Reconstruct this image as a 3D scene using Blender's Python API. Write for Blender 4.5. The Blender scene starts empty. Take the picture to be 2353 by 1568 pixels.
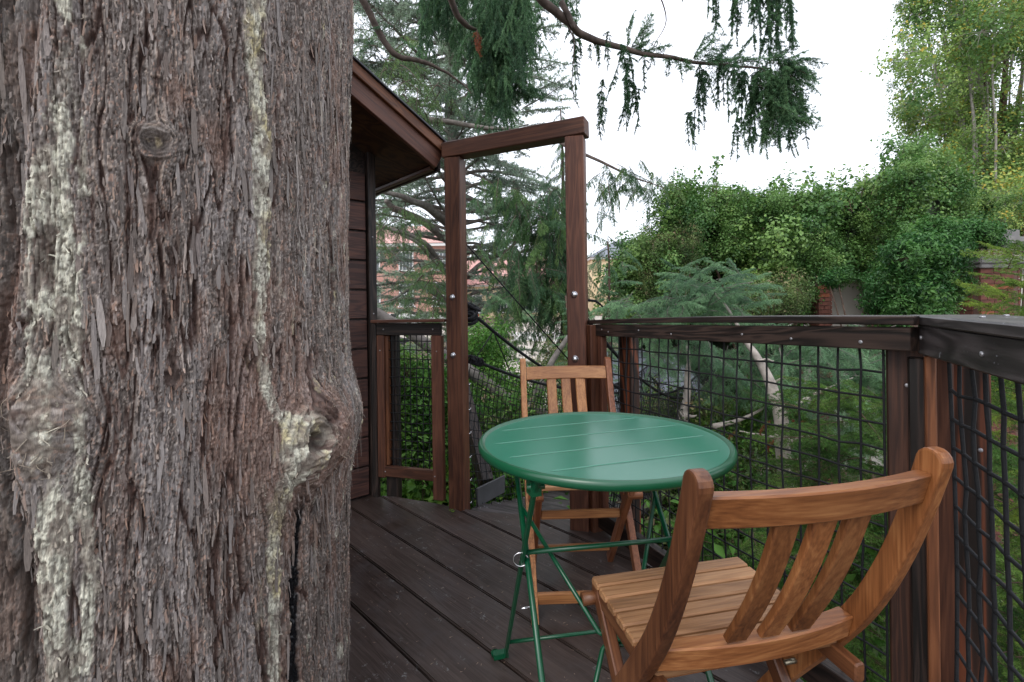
import bpy, bmesh, math, random
import numpy as np
from mathutils import Vector, Matrix

SC = bpy.context.scene
COL = SC.collection
PI = math.pi
rng = np.random.default_rng(11)
random.seed(5)

# ------------------------------------------------------------------ camera
FPX, W0, H0 = 1137.0, 2353.0, 1568.0
EYE = 1.035
cam = bpy.data.objects.new('camera', bpy.data.cameras.new('camera'))
COL.objects.link(cam)
cam.data.sensor_width = 36
cam.data.lens = FPX / W0 * 36
cam.data.shift_y = -(H0 / 2 - 702) / W0
cam.data.clip_end = 2000
cam.data.clip_start = 0.02
cam.location = (0, 0, EYE)
cam.rotation_euler = (Matrix.Rotation(math.radians(0.8), 4, 'Y') @ Matrix.Rotation(PI / 2, 4, 'X')).to_euler()
SC.camera = cam

# ------------------------------------------------------------------ world + sun + exposure
SUN_EL, SUN_ROT = math.radians(42), math.radians(215)
w = bpy.data.worlds.new('World'); SC.world = w; w.use_nodes = True
nt = w.node_tree
bg = nt.nodes['Background']
sky = nt.nodes.new('ShaderNodeTexSky'); sky.sky_type = 'NISHITA'; sky.sun_disc = False
sky.sun_elevation = SUN_EL; sky.sun_rotation = SUN_ROT
mixw = nt.nodes.new('ShaderNodeMix'); mixw.data_type = 'RGBA'
mixw.inputs[0].default_value = 0.80          # thin bright cloud over the clear sky
mixw.inputs[7].default_value = (11.2, 11.5, 12.4, 1)
nt.links.new(sky.outputs[0], mixw.inputs[6])
nt.links.new(mixw.outputs[2], bg.inputs['Color'])
bg.inputs['Strength'].default_value = 0.15
sun = bpy.data.objects.new('sun', bpy.data.lights.new('sun', 'SUN'))
COL.objects.link(sun)
sun.data.energy = 1.1; sun.data.angle = math.radians(25); sun.data.color = (1.0, 0.95, 0.88)
sd = Vector((math.sin(SUN_ROT) * math.cos(SUN_EL), math.cos(SUN_ROT) * math.cos(SUN_EL), math.sin(SUN_EL)))
sun.rotation_euler = sd.to_track_quat('Z', 'Y').to_euler()
SC.view_settings.view_transform = 'Standard'
SC.view_settings.look = 'None'
SC.view_settings.exposure = 0.2
SC.view_settings.gamma = 1
SC.cycles.max_bounces = 8
SC.cycles.transparent_max_bounces = 8

# ------------------------------------------------------------------ materials
def new_mat(name):
    m = bpy.data.materials.new(name); m.use_nodes = True
    return m, m.node_tree, m.node_tree.nodes['Principled BSDF']

def N(nt, t, **kw):
    n = nt.nodes.new(t)
    for k, v in kw.items():
        if k.startswith('i_'):
            n.inputs[k[2:].replace('_', ' ')].default_value = v
        else:
            setattr(n, k, v)
    return n

def ramp(nt, stops):
    r = nt.nodes.new('ShaderNodeValToRGB')
    e = r.color_ramp.elements
    while len(e) < len(stops): e.new(0.5)
    for i, (p, c) in enumerate(stops):
        e[i].position = p; e[i].color = (*c, 1)
    return r

def wood(name, dark, mid, light, rough=0.55, scale=1.0, speck=None, ring=0.5, bump=0.25, weather=None, spec=0.4):
    """sawn wood: grain runs along the object's local X"""
    m, nt, b = new_mat(name)
    tc = N(nt, 'ShaderNodeTexCoord'); oi = N(nt, 'ShaderNodeObjectInfo')
    add = N(nt, 'ShaderNodeVectorMath', operation='ADD')
    mul = N(nt, 'ShaderNodeVectorMath', operation='SCALE'); mul.inputs['Scale'].default_value = 37.0
    comb = N(nt, 'ShaderNodeCombineXYZ')
    nt.links.new(oi.outputs['Random'], comb.inputs[0]); nt.links.new(oi.outputs['Random'], comb.inputs[1]); nt.links.new(oi.outputs['Random'], comb.inputs[2])
    nt.links.new(comb.outputs[0], mul.inputs[0])
    nt.links.new(tc.outputs['Object'], add.inputs[0]); nt.links.new(mul.outputs[0], add.inputs[1])
    mp = N(nt, 'ShaderNodeMapping'); mp.inputs['Scale'].default_value = (2.2 * scale, 26 * scale, 26 * scale)
    nt.links.new(add.outputs[0], mp.inputs[0])
    wv = N(nt, 'ShaderNodeTexNoise'); wv.inputs['Scale'].default_value = 0.55; wv.inputs['Detail'].default_value = 3
    wv.inputs['Distortion'].default_value = 0.6
    nt.links.new(mp.outputs[0], wv.inputs['Vector'])
    # growth rings : fold the slow noise
    mlt = N(nt, 'ShaderNodeMath', operation='MULTIPLY'); mlt.inputs[1].default_value = 55.0
    nt.links.new(wv.outputs[0], mlt.inputs[0])
    sn = N(nt, 'ShaderNodeMath', operation='SINE'); nt.links.new(mlt.outputs[0], sn.inputs[0])
    ma = N(nt, 'ShaderNodeMath', operation='MULTIPLY_ADD'); ma.inputs[1].default_value = 0.5; ma.inputs[2].default_value = 0.5
    nt.links.new(sn.outputs[0], ma.inputs[0])
    mp2 = N(nt, 'ShaderNodeMapping'); mp2.inputs['Scale'].default_value = (9 * scale, 260 * scale, 260 * scale)
    nt.links.new(add.outputs[0], mp2.inputs[0])
    fine = N(nt, 'ShaderNodeTexNoise'); fine.inputs['Scale'].default_value = 1.0; fine.inputs['Detail'].default_value = 5
    nt.links.new(mp2.outputs[0], fine.inputs['Vector'])
    big = N(nt, 'ShaderNodeTexNoise'); big.inputs['Scale'].default_value = 5 * scale; big.inputs['Detail'].default_value = 3
    mp3 = N(nt, 'ShaderNodeMapping'); mp3.inputs['Scale'].default_value = (0.6, 2, 2)
    nt.links.new(add.outputs[0], mp3.inputs[0]); nt.links.new(mp3.outputs[0], big.inputs['Vector'])
    mx = N(nt, 'ShaderNodeMix'); mx.inputs[0].default_value = ring
    nt.links.new(fine.outputs[0], mx.inputs[2]); nt.links.new(ma.outputs[0], mx.inputs[3])
    mx2 = N(nt, 'ShaderNodeMix'); mx2.inputs[0].default_value = 0.45
    nt.links.new(mx.outputs[0], mx2.inputs[2]); nt.links.new(big.outputs[0], mx2.inputs[3])
    rp = ramp(nt, [(0.30, dark), (0.50, mid), (0.72, light)])
    nt.links.new(mx2.outputs[0], rp.inputs[0])
    hs = N(nt, 'ShaderNodeHueSaturation')
    mr = N(nt, 'ShaderNodeMapRange'); mr.inputs['To Min'].default_value = 0.8; mr.inputs['To Max'].default_value = 1.22
    nt.links.new(oi.outputs['Random'], mr.inputs[0]); nt.links.new(mr.outputs[0], hs.inputs['Value'])
    nt.links.new(rp.outputs[0], hs.inputs['Color'])
    out = hs.outputs[0]
    if weather:      # pale worn / dusty patches
        wn = N(nt, 'ShaderNodeTexNoise'); wn.inputs['Scale'].default_value = 9; wn.inputs['Detail'].default_value = 9; wn.inputs['Roughness'].default_value = 0.65
        nt.links.new(add.outputs[0], wn.inputs['Vector'])
        wr = ramp(nt, [(0.48, (0, 0, 0)), (0.75, (1, 1, 1))])
        nt.links.new(wn.outputs[0], wr.inputs[0])
        mw = N(nt, 'ShaderNodeMix', data_type='RGBA'); mw.inputs[7].default_value = (*weather, 1)
        k = N(nt, 'ShaderNodeMath', operation='MULTIPLY'); k.inputs[1].default_value = 0.6
        nt.links.new(wr.outputs[0], k.inputs[0]); nt.links.new(k.outputs[0], mw.inputs[0])
        nt.links.new(out, mw.inputs[6]); out = mw.outputs[2]
    if speck:        # small pale droppings and lichen specks
        vo = N(nt, 'ShaderNodeTexVoronoi'); vo.inputs['Scale'].default_value = 24
        dist = N(nt, 'ShaderNodeTexNoise'); dist.inputs['Scale'].default_value = 90
        av = N(nt, 'ShaderNodeMix', data_type='RGBA'); av.inputs[0].default_value = 0.06
        nt.links.new(add.outputs[0], dist.inputs['Vector'])
        nt.links.new(add.outputs[0], av.inputs[6]); nt.links.new(dist.outputs['Color'], av.inputs[7])
        nt.links.new(av.outputs[2], vo.inputs['Vector'])
        sr = ramp(nt, [(0.10, (1, 1, 1)), (0.20, (0, 0, 0))]); nt.links.new(vo.outputs['Distance'], sr.inputs[0])
        gate = N(nt, 'ShaderNodeTexNoise'); gate.inputs['Scale'].default_value = 7; gate.inputs['Detail'].default_value = 3
        nt.links.new(add.outputs[0], gate.inputs['Vector'])
        gr = ramp(nt, [(0.46, (0, 0, 0)), (0.60, (1, 1, 1))]); nt.links.new(gate.outputs[0], gr.inputs[0])
        mm = N(nt, 'ShaderNodeMath', operation='MULTIPLY'); nt.links.new(sr.outputs[0], mm.inputs[0]); nt.links.new(gr.outputs[0], mm.inputs[1])
        ms = N(nt, 'ShaderNodeMix', data_type='RGBA'); ms.inputs[7].default_value = (*speck, 1)
        nt.links.new(mm.outputs[0], ms.inputs[0]); nt.links.new(out, ms.inputs[6]); out = ms.outputs[2]
    nt.links.new(out, b.inputs['Base Color'])
    b.inputs['Specular IOR Level'].default_value = spec
    rr = N(nt, 'ShaderNodeMapRange'); rr.inputs['To Min'].default_value = rough - 0.14; rr.inputs['To Max'].default_value = rough + 0.16
    nt.links.new(big.outputs[0], rr.inputs[0]); nt.links.new(rr.outputs[0], b.inputs['Roughness'])
    bp = N(nt, 'ShaderNodeBump'); bp.inputs['Strength'].default_value = bump; bp.inputs['Distance'].default_value = 0.002
    nt.links.new(mx.outputs[0], bp.inputs['Height']); nt.links.new(bp.outputs[0], b.inputs['Normal'])
    return m

STAIN = wood('stained_cedar', (0.040, 0.015, 0.009), (0.094, 0.035, 0.019), (0.16, 0.064, 0.034), rough=0.5, ring=0.3)
STAIN_RED = wood('red_stained_cedar', (0.062, 0.024, 0.015), (0.118, 0.045, 0.027), (0.19, 0.078, 0.044), rough=0.5, ring=0.3)
STAIN_DARK = wood('dark_stained_cedar', (0.008, 0.006, 0.005), (0.020, 0.013, 0.011), (0.046, 0.029, 0.023), rough=0.5, ring=0.65)
STAIN_POST = wood('dark_brown_post_cedar', (0.018, 0.009, 0.007), (0.042, 0.019, 0.013), (0.085, 0.036, 0.022), rough=0.5, ring=0.35)  # darker brown stain of the corner post
STAIN_ORANGE = wood('orange_stained_cedar', (0.09, 0.032, 0.014), (0.16, 0.058, 0.024), (0.24, 0.092, 0.038), rough=0.5)
CHARRED = wood('burnt_grain_cedar', (0.014, 0.009, 0.007), (0.045, 0.020, 0.013), (0.17, 0.052, 0.024), rough=0.5, ring=0.8, scale=0.6)
CAPWOOD = wood('weathered_cap_wood', (0.022, 0.019, 0.019), (0.050, 0.042, 0.042), (0.10, 0.085, 0.085), rough=0.42, ring=0.6, speck=(0.4, 0.42, 0.45), spec=0.5)
DECK = wood('deck_board_wood', (0.026, 0.016, 0.013), (0.054, 0.037, 0.032), (0.088, 0.064, 0.056), rough=0.44, ring=0.25, bump=0.3,
            speck=(0.17, 0.17, 0.17), weather=(0.072, 0.064, 0.066), spec=0.45)
SIDING = wood('siding_wood', (0.030, 0.016, 0.014), (0.070, 0.032, 0.026), (0.12, 0.052, 0.036), rough=0.6, ring=0.4)
SOFFIT = wood('soffit_plywood', (0.030, 0.013, 0.006), (0.060, 0.026, 0.010), (0.10, 0.048, 0.018), rough=0.7, scale=0.4)
ACACIA = wood('oiled_acacia', (0.10, 0.032, 0.010), (0.25, 0.092, 0.030), (0.42, 0.19, 0.07), rough=0.40, ring=0.18, bump=0.12, spec=0.5)
ACACIA_LIGHT = wood('light_acacia', (0.15, 0.055, 0.020), (0.34, 0.145, 0.052), (0.50, 0.25, 0.10), rough=0.42, ring=0.18, bump=0.12, spec=0.5)
ACACIA_RED = wood('red_acacia', (0.10, 0.030, 0.012), (0.22, 0.075, 0.030), (0.34, 0.14, 0.06), rough=0.40, ring=0.18, bump=0.12, spec=0.5)
ACACIA_PALE = wood('sunbleached_acacia', (0.15, 0.068, 0.028), (0.31, 0.155, 0.070), (0.45, 0.25, 0.125), rough=0.46, ring=0.2, bump=0.12, spec=0.45)
ACACIA_DARK = wood('dark_acacia', (0.050, 0.017, 0.008), (0.13, 0.048, 0.020), (0.23, 0.095, 0.040), rough=0.38, ring=0.2, bump=0.1, spec=0.5)

def plain(name, color, rough=0.5, metal=0.0, noise=0.0, nscale=20, spec=0.5, bump=0.0):
    m, nt, b = new_mat(name)
    b.inputs['Roughness'].default_value = rough; b.inputs['Metallic'].default_value = metal
    b.inputs['Specular IOR Level'].default_value = spec
    tc = N(nt, 'ShaderNodeTexCoord')
    n = N(nt, 'ShaderNodeTexNoise'); n.inputs['Scale'].default_value = nscale; n.inputs['Detail'].default_value = 6
    nt.links.new(tc.outputs['Object'], n.inputs['Vector'])
    lo = tuple(c * (1 - noise) for c in color); hi = tuple(min(1, c * (1 + noise)) for c in color)
    r = ramp(nt, [(0.3, lo), (0.7, hi)])
    nt.links.new(n.outputs[0], r.inputs[0]); nt.links.new(r.outputs[0], b.inputs['Base Color'])
    if bump:
        bp = N(nt, 'ShaderNodeBump'); bp.inputs['Strength'].default_value = bump; bp.inputs['Distance'].default_value = 0.01
        nt.links.new(n.outputs[0], bp.inputs['Height']); nt.links.new(bp.outputs[0], b.inputs['Normal'])
    return m

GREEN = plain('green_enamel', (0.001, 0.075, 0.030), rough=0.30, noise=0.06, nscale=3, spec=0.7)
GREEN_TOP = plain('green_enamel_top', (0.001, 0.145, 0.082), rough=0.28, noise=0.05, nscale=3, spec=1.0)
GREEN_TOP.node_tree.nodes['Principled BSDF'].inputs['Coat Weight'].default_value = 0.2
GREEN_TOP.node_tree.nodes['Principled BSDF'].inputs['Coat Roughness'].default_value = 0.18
STEEL = plain('zinc_steel', (0.62, 0.62, 0.64), rough=0.25, metal=1.0, noise=0.1)
SCREW = plain('screw_head_zinc', (0.38, 0.38, 0.40), rough=0.4, metal=0.6, noise=0.1)
BRASS = plain('dull_hinge_metal', (0.30, 0.27, 0.20), rough=0.35, metal=0.9, noise=0.2)
CORD = plain('black_net_cord', (0.012, 0.013, 0.015), rough=0.7, noise=0.3, nscale=200, spec=0.3)
ROPE = plain('black_rope', (0.010, 0.010, 0.012), rough=0.75, noise=0.4, nscale=120, spec=0.25)
REDROPE = plain('red_strap', (0.50, 0.025, 0.015), rough=0.6, noise=0.2)
GREYBOARD = plain('grey_weathered_board', (0.075, 0.075, 0.08), rough=0.5, noise=0.3, nscale=10)
ROOFEDGE = plain('dark_drip_edge', (0.03, 0.035, 0.045), rough=0.4, noise=0.2)
CREAM = plain('cream_stucco', (0.55, 0.52, 0.46), rough=0.9, noise=0.10, nscale=1.5)
CONCRETE = plain('grey_concrete', (0.23, 0.225, 0.225), rough=0.9, noise=0.22, nscale=0.8)
STONE = plain('weathered_limestone', (0.21, 0.205, 0.20), rough=0.9, noise=0.35, nscale=5, bump=0.6)
FRIEZE = plain('pale_painted_stone', (0.50, 0.44, 0.39), rough=0.85, noise=0.3, nscale=9)
YELLOWW = plain('yellow_stucco', (0.82, 0.66, 0.42), rough=0.9, noise=0.1, nscale=1)  # yellow paled: bleached highlights of the far walls put into the colour
WHITE = plain('white_paint', (0.75, 0.75, 0.74), rough=0.6, noise=0.05)
GLASS = plain('window_glass', (0.05, 0.06, 0.07), rough=0.08, noise=0.3, nscale=1, spec=0.8)
BRICK = plain('red_brick', (0.13, 0.048, 0.034), rough=0.9, noise=0.45, nscale=7)
BRICK_OR = plain('orange_brick', (0.22, 0.070, 0.034), rough=0.9, noise=0.3, nscale=7)
MORTAR = plain('brick_mortar', (0.13, 0.075, 0.06), rough=0.95, noise=0.2)
BLACKP = plain('black_plastic', (0.012, 0.012, 0.014), rough=0.5)
YELLOWP = plain('yellow_sign_paint', (0.85, 0.55, 0.02), rough=0.5)
REDP = plain('red_paint', (0.6, 0.05, 0.03), rough=0.5)
SHINGLE = plain('grey_shingle', (0.20, 0.215, 0.25), rough=0.8, noise=0.2, nscale=6)
GREYLIMB = plain('grey_limb_bark', (0.17, 0.15, 0.135), rough=0.9, noise=0.4, nscale=14, bump=0.6)
DARKBARK = plain('dark_limb_bark', (0.095, 0.070, 0.058), rough=0.9, noise=0.45, nscale=18, bump=0.6)
PALEBARK = plain('pale_birch_bark', (0.42, 0.37, 0.33), rough=0.85, noise=0.4, nscale=16, bump=0.5)
BROWNBARK = plain('brown_bark', (0.10, 0.062, 0.045), rough=0.9, noise=0.5, nscale=9, bump=0.8)
TREEBARK = plain('pale_poplar_bark', (0.30, 0.28, 0.25), rough=0.9, noise=0.35, nscale=5, bump=0.4)

def tiles(name, c1, c2, cm, sx, sy, rough=0.9, axes='XZ'):
    m, nt, b = new_mat(name)
    tc = N(nt, 'ShaderNodeTexCoord')
    br = N(nt, 'ShaderNodeTexBrick')
    br.inputs['Color1'].default_value = (*c1, 1); br.inputs['Color2'].default_value = (*c2, 1); br.inputs['Mortar'].default_value = (*cm, 1)
    br.inputs['Scale'].default_value = 1; br.inputs['Mortar Size'].default_value = sy * 0.09
    br.inputs['Brick Width'].default_value = sx; br.inputs['Row Height'].default_value = sy
    sp = N(nt, 'ShaderNodeSeparateXYZ'); cb = N(nt, 'ShaderNodeCombineXYZ')
    nt.links.new(tc.outputs['Object'], sp.inputs[0]); nt.links.new(sp.outputs[axes[0]], cb.inputs[0]); nt.links.new(sp.outputs[axes[1]], cb.inputs[1])
    nt.links.new(cb.outputs[0], br.inputs['Vector']); nt.links.new(br.outputs[0], b.inputs['Base Color'])
    b.inputs['Roughness'].default_value = rough
    return m
FARBRICK = tiles('far_brick', (0.52, 0.27, 0.22), (0.44, 0.22, 0.18), (0.36, 0.26, 0.22), 0.22, 0.075)
REDTILE = tiles('red_roof_tile', (0.66, 0.38, 0.34), (0.58, 0.32, 0.29), (0.50, 0.28, 0.25), 0.3, 0.35, axes='XY')  # red paled: overexposure of the far roofs put into the tile colour

def leafmat(name, dark, light, trans=0.3, rough=0.55, sat=0.06, accent=None, spec=0.35):
    m, nt, b = new_mat(name)
    at = N(nt, 'ShaderNodeAttribute', attribute_name='tone')
    oi = N(nt, 'ShaderNodeObjectInfo')
    st = [(0.0, dark), (0.85, light)]
    if accent: st = [(0.0, dark), (0.80, light), (0.93, accent)]
    r = ramp(nt, st)
    nt.links.new(at.outputs['Fac'], r.inputs[0])
    hs = N(nt, 'ShaderNodeHueSaturation')
    mr = N(nt, 'ShaderNodeMapRange'); mr.inputs['To Min'].default_value = 0.5 - sat * 0.4; mr.inputs['To Max'].default_value = 0.5 + sat * 0.4
    mv = N(nt, 'ShaderNodeMapRange'); mv.inputs['To Min'].default_value = 1.4; mv.inputs['To Max'].default_value = 0.66
    nt.links.new(oi.outputs['Random'], mr.inputs[0]); nt.links.new(mr.outputs[0], hs.inputs['Hue'])
    nt.links.new(oi.outputs['Random'], mv.inputs[0]); nt.links.new(mv.outputs[0], hs.inputs['Value'])
    nt.links.new(r.outputs[0], hs.inputs['Color'])
    nt.links.new(hs.outputs[0], b.inputs['Base Color'])
    b.inputs['Roughness'].default_value = rough; b.inputs['Specular IOR Level'].default_value = spec
    tr = N(nt, 'ShaderNodeBsdfTranslucent'); nt.links.new(hs.outputs[0], tr.inputs['Color'])
    mx = N(nt, 'ShaderNodeMixShader'); mx.inputs[0].default_value = trans
    nt.links.new(b.outputs[0], mx.inputs[1]); nt.links.new(tr.outputs[0], mx.inputs[2])
    nt.links.new(mx.outputs[0], nt.nodes['Material Output'].inputs[0])
    return m

L_CEDAR = leafmat('blue_cedar_needles', (0.085, 0.135, 0.105), (0.33, 0.44, 0.32), trans=0.25)
L_CEDARG = leafmat('green_cedar_needles', (0.040, 0.10, 0.036), (0.20, 0.35, 0.12), trans=0.25)
L_SPRUCE = leafmat('dark_hanging_needles', (0.030, 0.090, 0.048), (0.16, 0.31, 0.15), trans=0.4)
L_DEODAR = leafmat('young_deodar_needles', (0.055, 0.15, 0.080), (0.27, 0.47, 0.25), trans=0.25)
L_YEW = leafmat('yew_needles', (0.035, 0.095, 0.014), (0.24, 0.38, 0.060), trans=0.25)
L_YEWD = leafmat('dark_yew_needles', (0.016, 0.055, 0.012), (0.11, 0.24, 0.045), trans=0.25)
L_IVY = leafmat('ivy_leaves', (0.034, 0.095, 0.026), (0.18, 0.34, 0.085), trans=0.25, rough=0.42, accent=(0.28, 0.40, 0.12))
L_IVYD = leafmat('dark_creeper_leaves', (0.012, 0.050, 0.014), (0.085, 0.23, 0.05), trans=0.25, rough=0.45)
L_POPLAR = leafmat('poplar_leaves', (0.070, 0.150, 0.045), (0.25, 0.40, 0.11), trans=0.4, accent=(0.50, 0.42, 0.07))
L_SHRUB = leafmat('bright_shrub_leaves', (0.022, 0.085, 0.014), (0.15, 0.33, 0.05), trans=0.3)
L_SHRUBD = leafmat('olive_shrub_leaves', (0.035, 0.075, 0.022), (0.17, 0.26, 0.08), trans=0.3, accent=(0.40, 0.30, 0.18))
L_DEAD = leafmat('dead_red_needles', (0.16, 0.045, 0.022), (0.42, 0.15, 0.07), trans=0.2)
L_TUFT = leafmat('grass_blades', (0.05, 0.09, 0.02), (0.18, 0.24, 0.07), trans=0.3)

# ------------------------------------------------------------------ object helpers
def link(o, parent=None):
    COL.objects.link(o)
    if parent is not None: o.parent = parent
    return o

def empty(name, loc, rz=0.0, label=None, cat=None, group=None):
    o = bpy.data.objects.new(name, None); o.location = loc; o.rotation_euler = (0, 0, rz)
    o.empty_display_size = 0.1
    if label: o['label'] = label
    if cat: o['category'] = cat
    if group: o['group'] = group
    return link(o)

def tag(o, label=None, cat=None, group=None, kind=None):
    if label: o['label'] = label
    if cat: o['category'] = cat
    if group: o['group'] = group
    if kind: o['kind'] = kind
    return o

def np_mesh(name, V, F, mats, tone=None, midx=None, smooth=False, col=None):
    V = np.asarray(V, np.float32); F = np.asarray(F, np.int32)
    me = bpy.data.meshes.new(name)
    k = F.shape[1]
    me.vertices.add(len(V)); me.vertices.foreach_set('co', V.ravel())
    me.loops.add(F.size); me.loops.foreach_set('vertex_index', F.ravel())
    me.polygons.add(len(F)); me.polygons.foreach_set('loop_start', np.arange(0, F.size, k, dtype=np.int32))
    me.polygons.foreach_set('loop_total', np.full(len(F), k, np.int32))
    if smooth: me.polygons.foreach_set('use_smooth', np.ones(len(F), bool))
    for m in (mats if isinstance(mats, (list, tuple)) else [mats]): me.materials.append(m)
    if midx is not None: me.polygons.foreach_set('material_index', np.asarray(midx, np.int32))
    me.update(calc_edges=True)
    if tone is not None:
        a = me.attributes.new('tone', 'FLOAT', 'POINT'); a.data.foreach_set('value', np.asarray(tone, np.float32))
    if col is not None:
        a = me.attributes.new('albedo', 'FLOAT_COLOR', 'POINT'); a.data.foreach_set('color', np.asarray(col, np.float32).ravel())
    return me

class MB:
    """collects quads/tris as one mesh"""
    def __init__(s): s.V = []; s.F = []; s.n = 0; s.S = []
    def add(s, V, F, smooth=False):
        s.V.append(np.asarray(V, float)); 
        for f in F: s.F.append(tuple(int(i) + s.n for i in f)); s.S.append(smooth)
        s.n += len(V)
    def box(s, c, d, R=None):
        c = np.array(c, float); d = np.array(d, float) / 2
        v = np.array([(x, y, z) for x in (-1, 1) for y in (-1, 1) for z in (-1, 1)], float) * d
        if R is not None: v = v @ np.array(R).T
        s.add(v + c, [(0, 1, 3, 2), (4, 6, 7, 5), (0, 4, 5, 1), (2, 3, 7, 6), (0, 2, 6, 4), (1, 5, 7, 3)])
    def tube(s, pts, rad, n=8, cap=True, closed=False):
        P = np.array(pts, float); m = len(P)
        r = np.full(m, rad, float) if np.isscalar(rad) else np.array(rad, float)
        T = np.gradient(P, axis=0)
        if closed: T = np.roll(P, -1, 0) - np.roll(P, 1, 0)
        T /= np.maximum(np.linalg.norm(T, axis=1, keepdims=True), 1e-9)
        ref = np.array([0, 0, 1.0]) if abs(T[0][2]) < 0.9 else np.array([1.0, 0, 0])
        A = np.cross(T, ref); A /= np.maximum(np.linalg.norm(A, axis=1, keepdims=True), 1e-9)
        for i in range(1, m):      # keep frames from flipping
            a = A[i - 1] - T[i] * np.dot(A[i - 1], T[i]); A[i] = a / max(np.linalg.norm(a), 1e-9)
        B = np.cross(T, A)
        ang = np.arange(n) * 2 * PI / n
        V = P[:, None, :] + r[:, None, None] * (A[:, None, :] * np.cos(ang)[None, :, None] + B[:, None, :] * np.sin(ang)[None, :, None])
        F = []
        last = m if closed else m - 1
        for i in range(last):
            for j in range(n):
                a, b_ = i * n + j, i * n + (j + 1) % n
                c, d = ((i + 1) % m) * n + (j + 1) % n, ((i + 1) % m) * n + j
                F.append((a, b_, c, d))
        if cap and not closed:
            F.append(tuple(range(n - 1, -1, -1))); F.append(tuple((m - 1) * n + j for j in range(n)))
        s.add(V.reshape(-1, 3), F, True)
    def mesh(s, name, mat):
        me = bpy.data.meshes.new(name)
        V = np.concatenate(s.V)
        me.from_pydata([tuple(v) for v in V], [], s.F)
        me.polygons.foreach_set('use_smooth', s.S)
        for m in (mat if isinstance(mat, (list, tuple)) else [mat]): me.materials.append(m)
        me.update()
        return me
    def build(s, name, mat, parent=None):
        o = bpy.data.objects.new(name, s.mesh(name, mat))
        return link(o, parent)

def board(name, parent, p0, p1, w_, t_, up=(0, 0, 1), mat=None, bev=0.003, ext=0.0):
    """a sawn board from p0 to p1: w_ across, t_ along 'up'; local X is the grain"""
    p0, p1 = Vector(p0), Vector(p1)
    d = (p1 - p0); L = d.length + 2 * ext; x = d.normalized()
    u = Vector(up); y = u.cross(x).normalized(); z = x.cross(y)
    a, b = w_ / 2, t_ / 2; c = min(bev, a * .6, b * .6)
    prof = [(-a + c, -b), (a - c, -b), (a, -b + c), (a, b - c), (a - c, b), (-a + c, b), (-a, b - c), (-a, -b + c)]
    V = []; e = c
    for (xx, k) in ((-L / 2, 1), (-L / 2 + e, 0), (L / 2 - e, 0), (L / 2, 1)):
        for (py, pz) in prof:
            sy = (py - math.copysign(c * 0.8, py)) if k else py
            sz = (pz - math.copysign(c * 0.8, pz)) if k else pz
            V.append((xx, sy, sz))
    F = [tuple(range(7, -1, -1)), tuple(24 + j for j in range(8))]
    for i in range(3):
        for j in range(8):
            F.append((i * 8 + j, i * 8 + (j + 1) % 8, (i + 1) * 8 + (j + 1) % 8, (i + 1) * 8 + j))
    me = bpy.data.meshes.new(name); me.from_pydata(V, [], F); me.materials.append(mat); me.update()
    o = bpy.data.objects.new(name, me)
    R = Matrix((x, y, z)).transposed().to_4x4()
    M = Matrix.Translation((p0 + p1) / 2) @ R
    link(o, parent)
    o.matrix_basis = M
    return o

def profile_extrude(name, parent, prof, x0, x1, mat, bev=0.003, seg=2):
    """prof: list of (y,z) outline; extruded along x from x0 to x1.  Mesh local X runs along the outline's length (z) for the grain."""
    bm = bmesh.new()
    a = [bm.verts.new((x0, y, z)) for y, z in prof]
    b = [bm.verts.new((x1, y, z)) for y, z in prof]
    n = len(prof)
    bm.faces.new(a[::-1]); bm.faces.new(b)
    for i in range(n): bm.faces.new((a[i], a[(i + 1) % n], b[(i + 1) % n], b[i]))
    bmesh.ops.recalc_face_normals(bm, faces=bm.faces)
    es = [e for e in bm.edges if abs(e.verts[0].co.x - e.verts[1].co.x) < 1e-6]
    if bev: bmesh.ops.bevel(bm, geom=es, offset=bev, segments=seg, affect='EDGES', profile=0.6)
    # turn so the grain axis (local X) is the long direction z
    R = Matrix.Rotation(PI / 2, 4, 'Y')          # local z -> x
    bm.transform(R)
    me = bpy.data.meshes.new(name); bm.to_mesh(me); bm.free()
    for p in me.polygons: p.use_smooth = False
    me.materials.append(mat)
    o = bpy.data.objects.new(name, me); link(o, parent)
    o.matrix_basis = R.inverted()
    return o

def strip_outline(path, half, round_end=True):
    """outline of a bent strip in (y,z), rounded at its last point"""
    P = np.array(path, float)
    # smooth resample (Catmull-Rom)
    Q = []
    for i in range(len(P) - 1):
        p0 = P[max(i - 1, 0)]; p1 = P[i]; p2 = P[i + 1]; p3 = P[min(i + 2, len(P) - 1)]
        for t in np.linspace(0, 1, 5)[:-1]:
            Q.append(0.5 * ((2 * p1) + (-p0 + p2) * t + (2 * p0 - 5 * p1 + 4 * p2 - p3) * t * t + (-p0 + 3 * p1 - 3 * p2 + p3) * t ** 3))
    Q.append(P[-1]); Q = np.array(Q)
    T = np.gradient(Q, axis=0); T /= np.linalg.norm(T, axis=1, keepdims=True)
    Nn = np.stack([-T[:, 1], T[:, 0]], 1)
    h = np.interp(np.linspace(0, 1, len(Q)), np.linspace(0, 1, len(half)), half)[:, None] if not np.isscalar(half) else half
    Lp = Q + Nn * h; Rp = Q - Nn * h
    out = [tuple(p) for p in Rp]
    if round_end:
        hh = float(h[-1][0]) if not np.isscalar(half) else half
        for a in np.linspace(-PI / 2, PI / 2, 9)[1:-1]:
            out.append(tuple(Q[-1] + T[-1] * hh * math.cos(a) + Nn[-1] * hh * math.sin(a)))
    out += [tuple(p) for p in Lp[::-1]]
    return out

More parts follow.
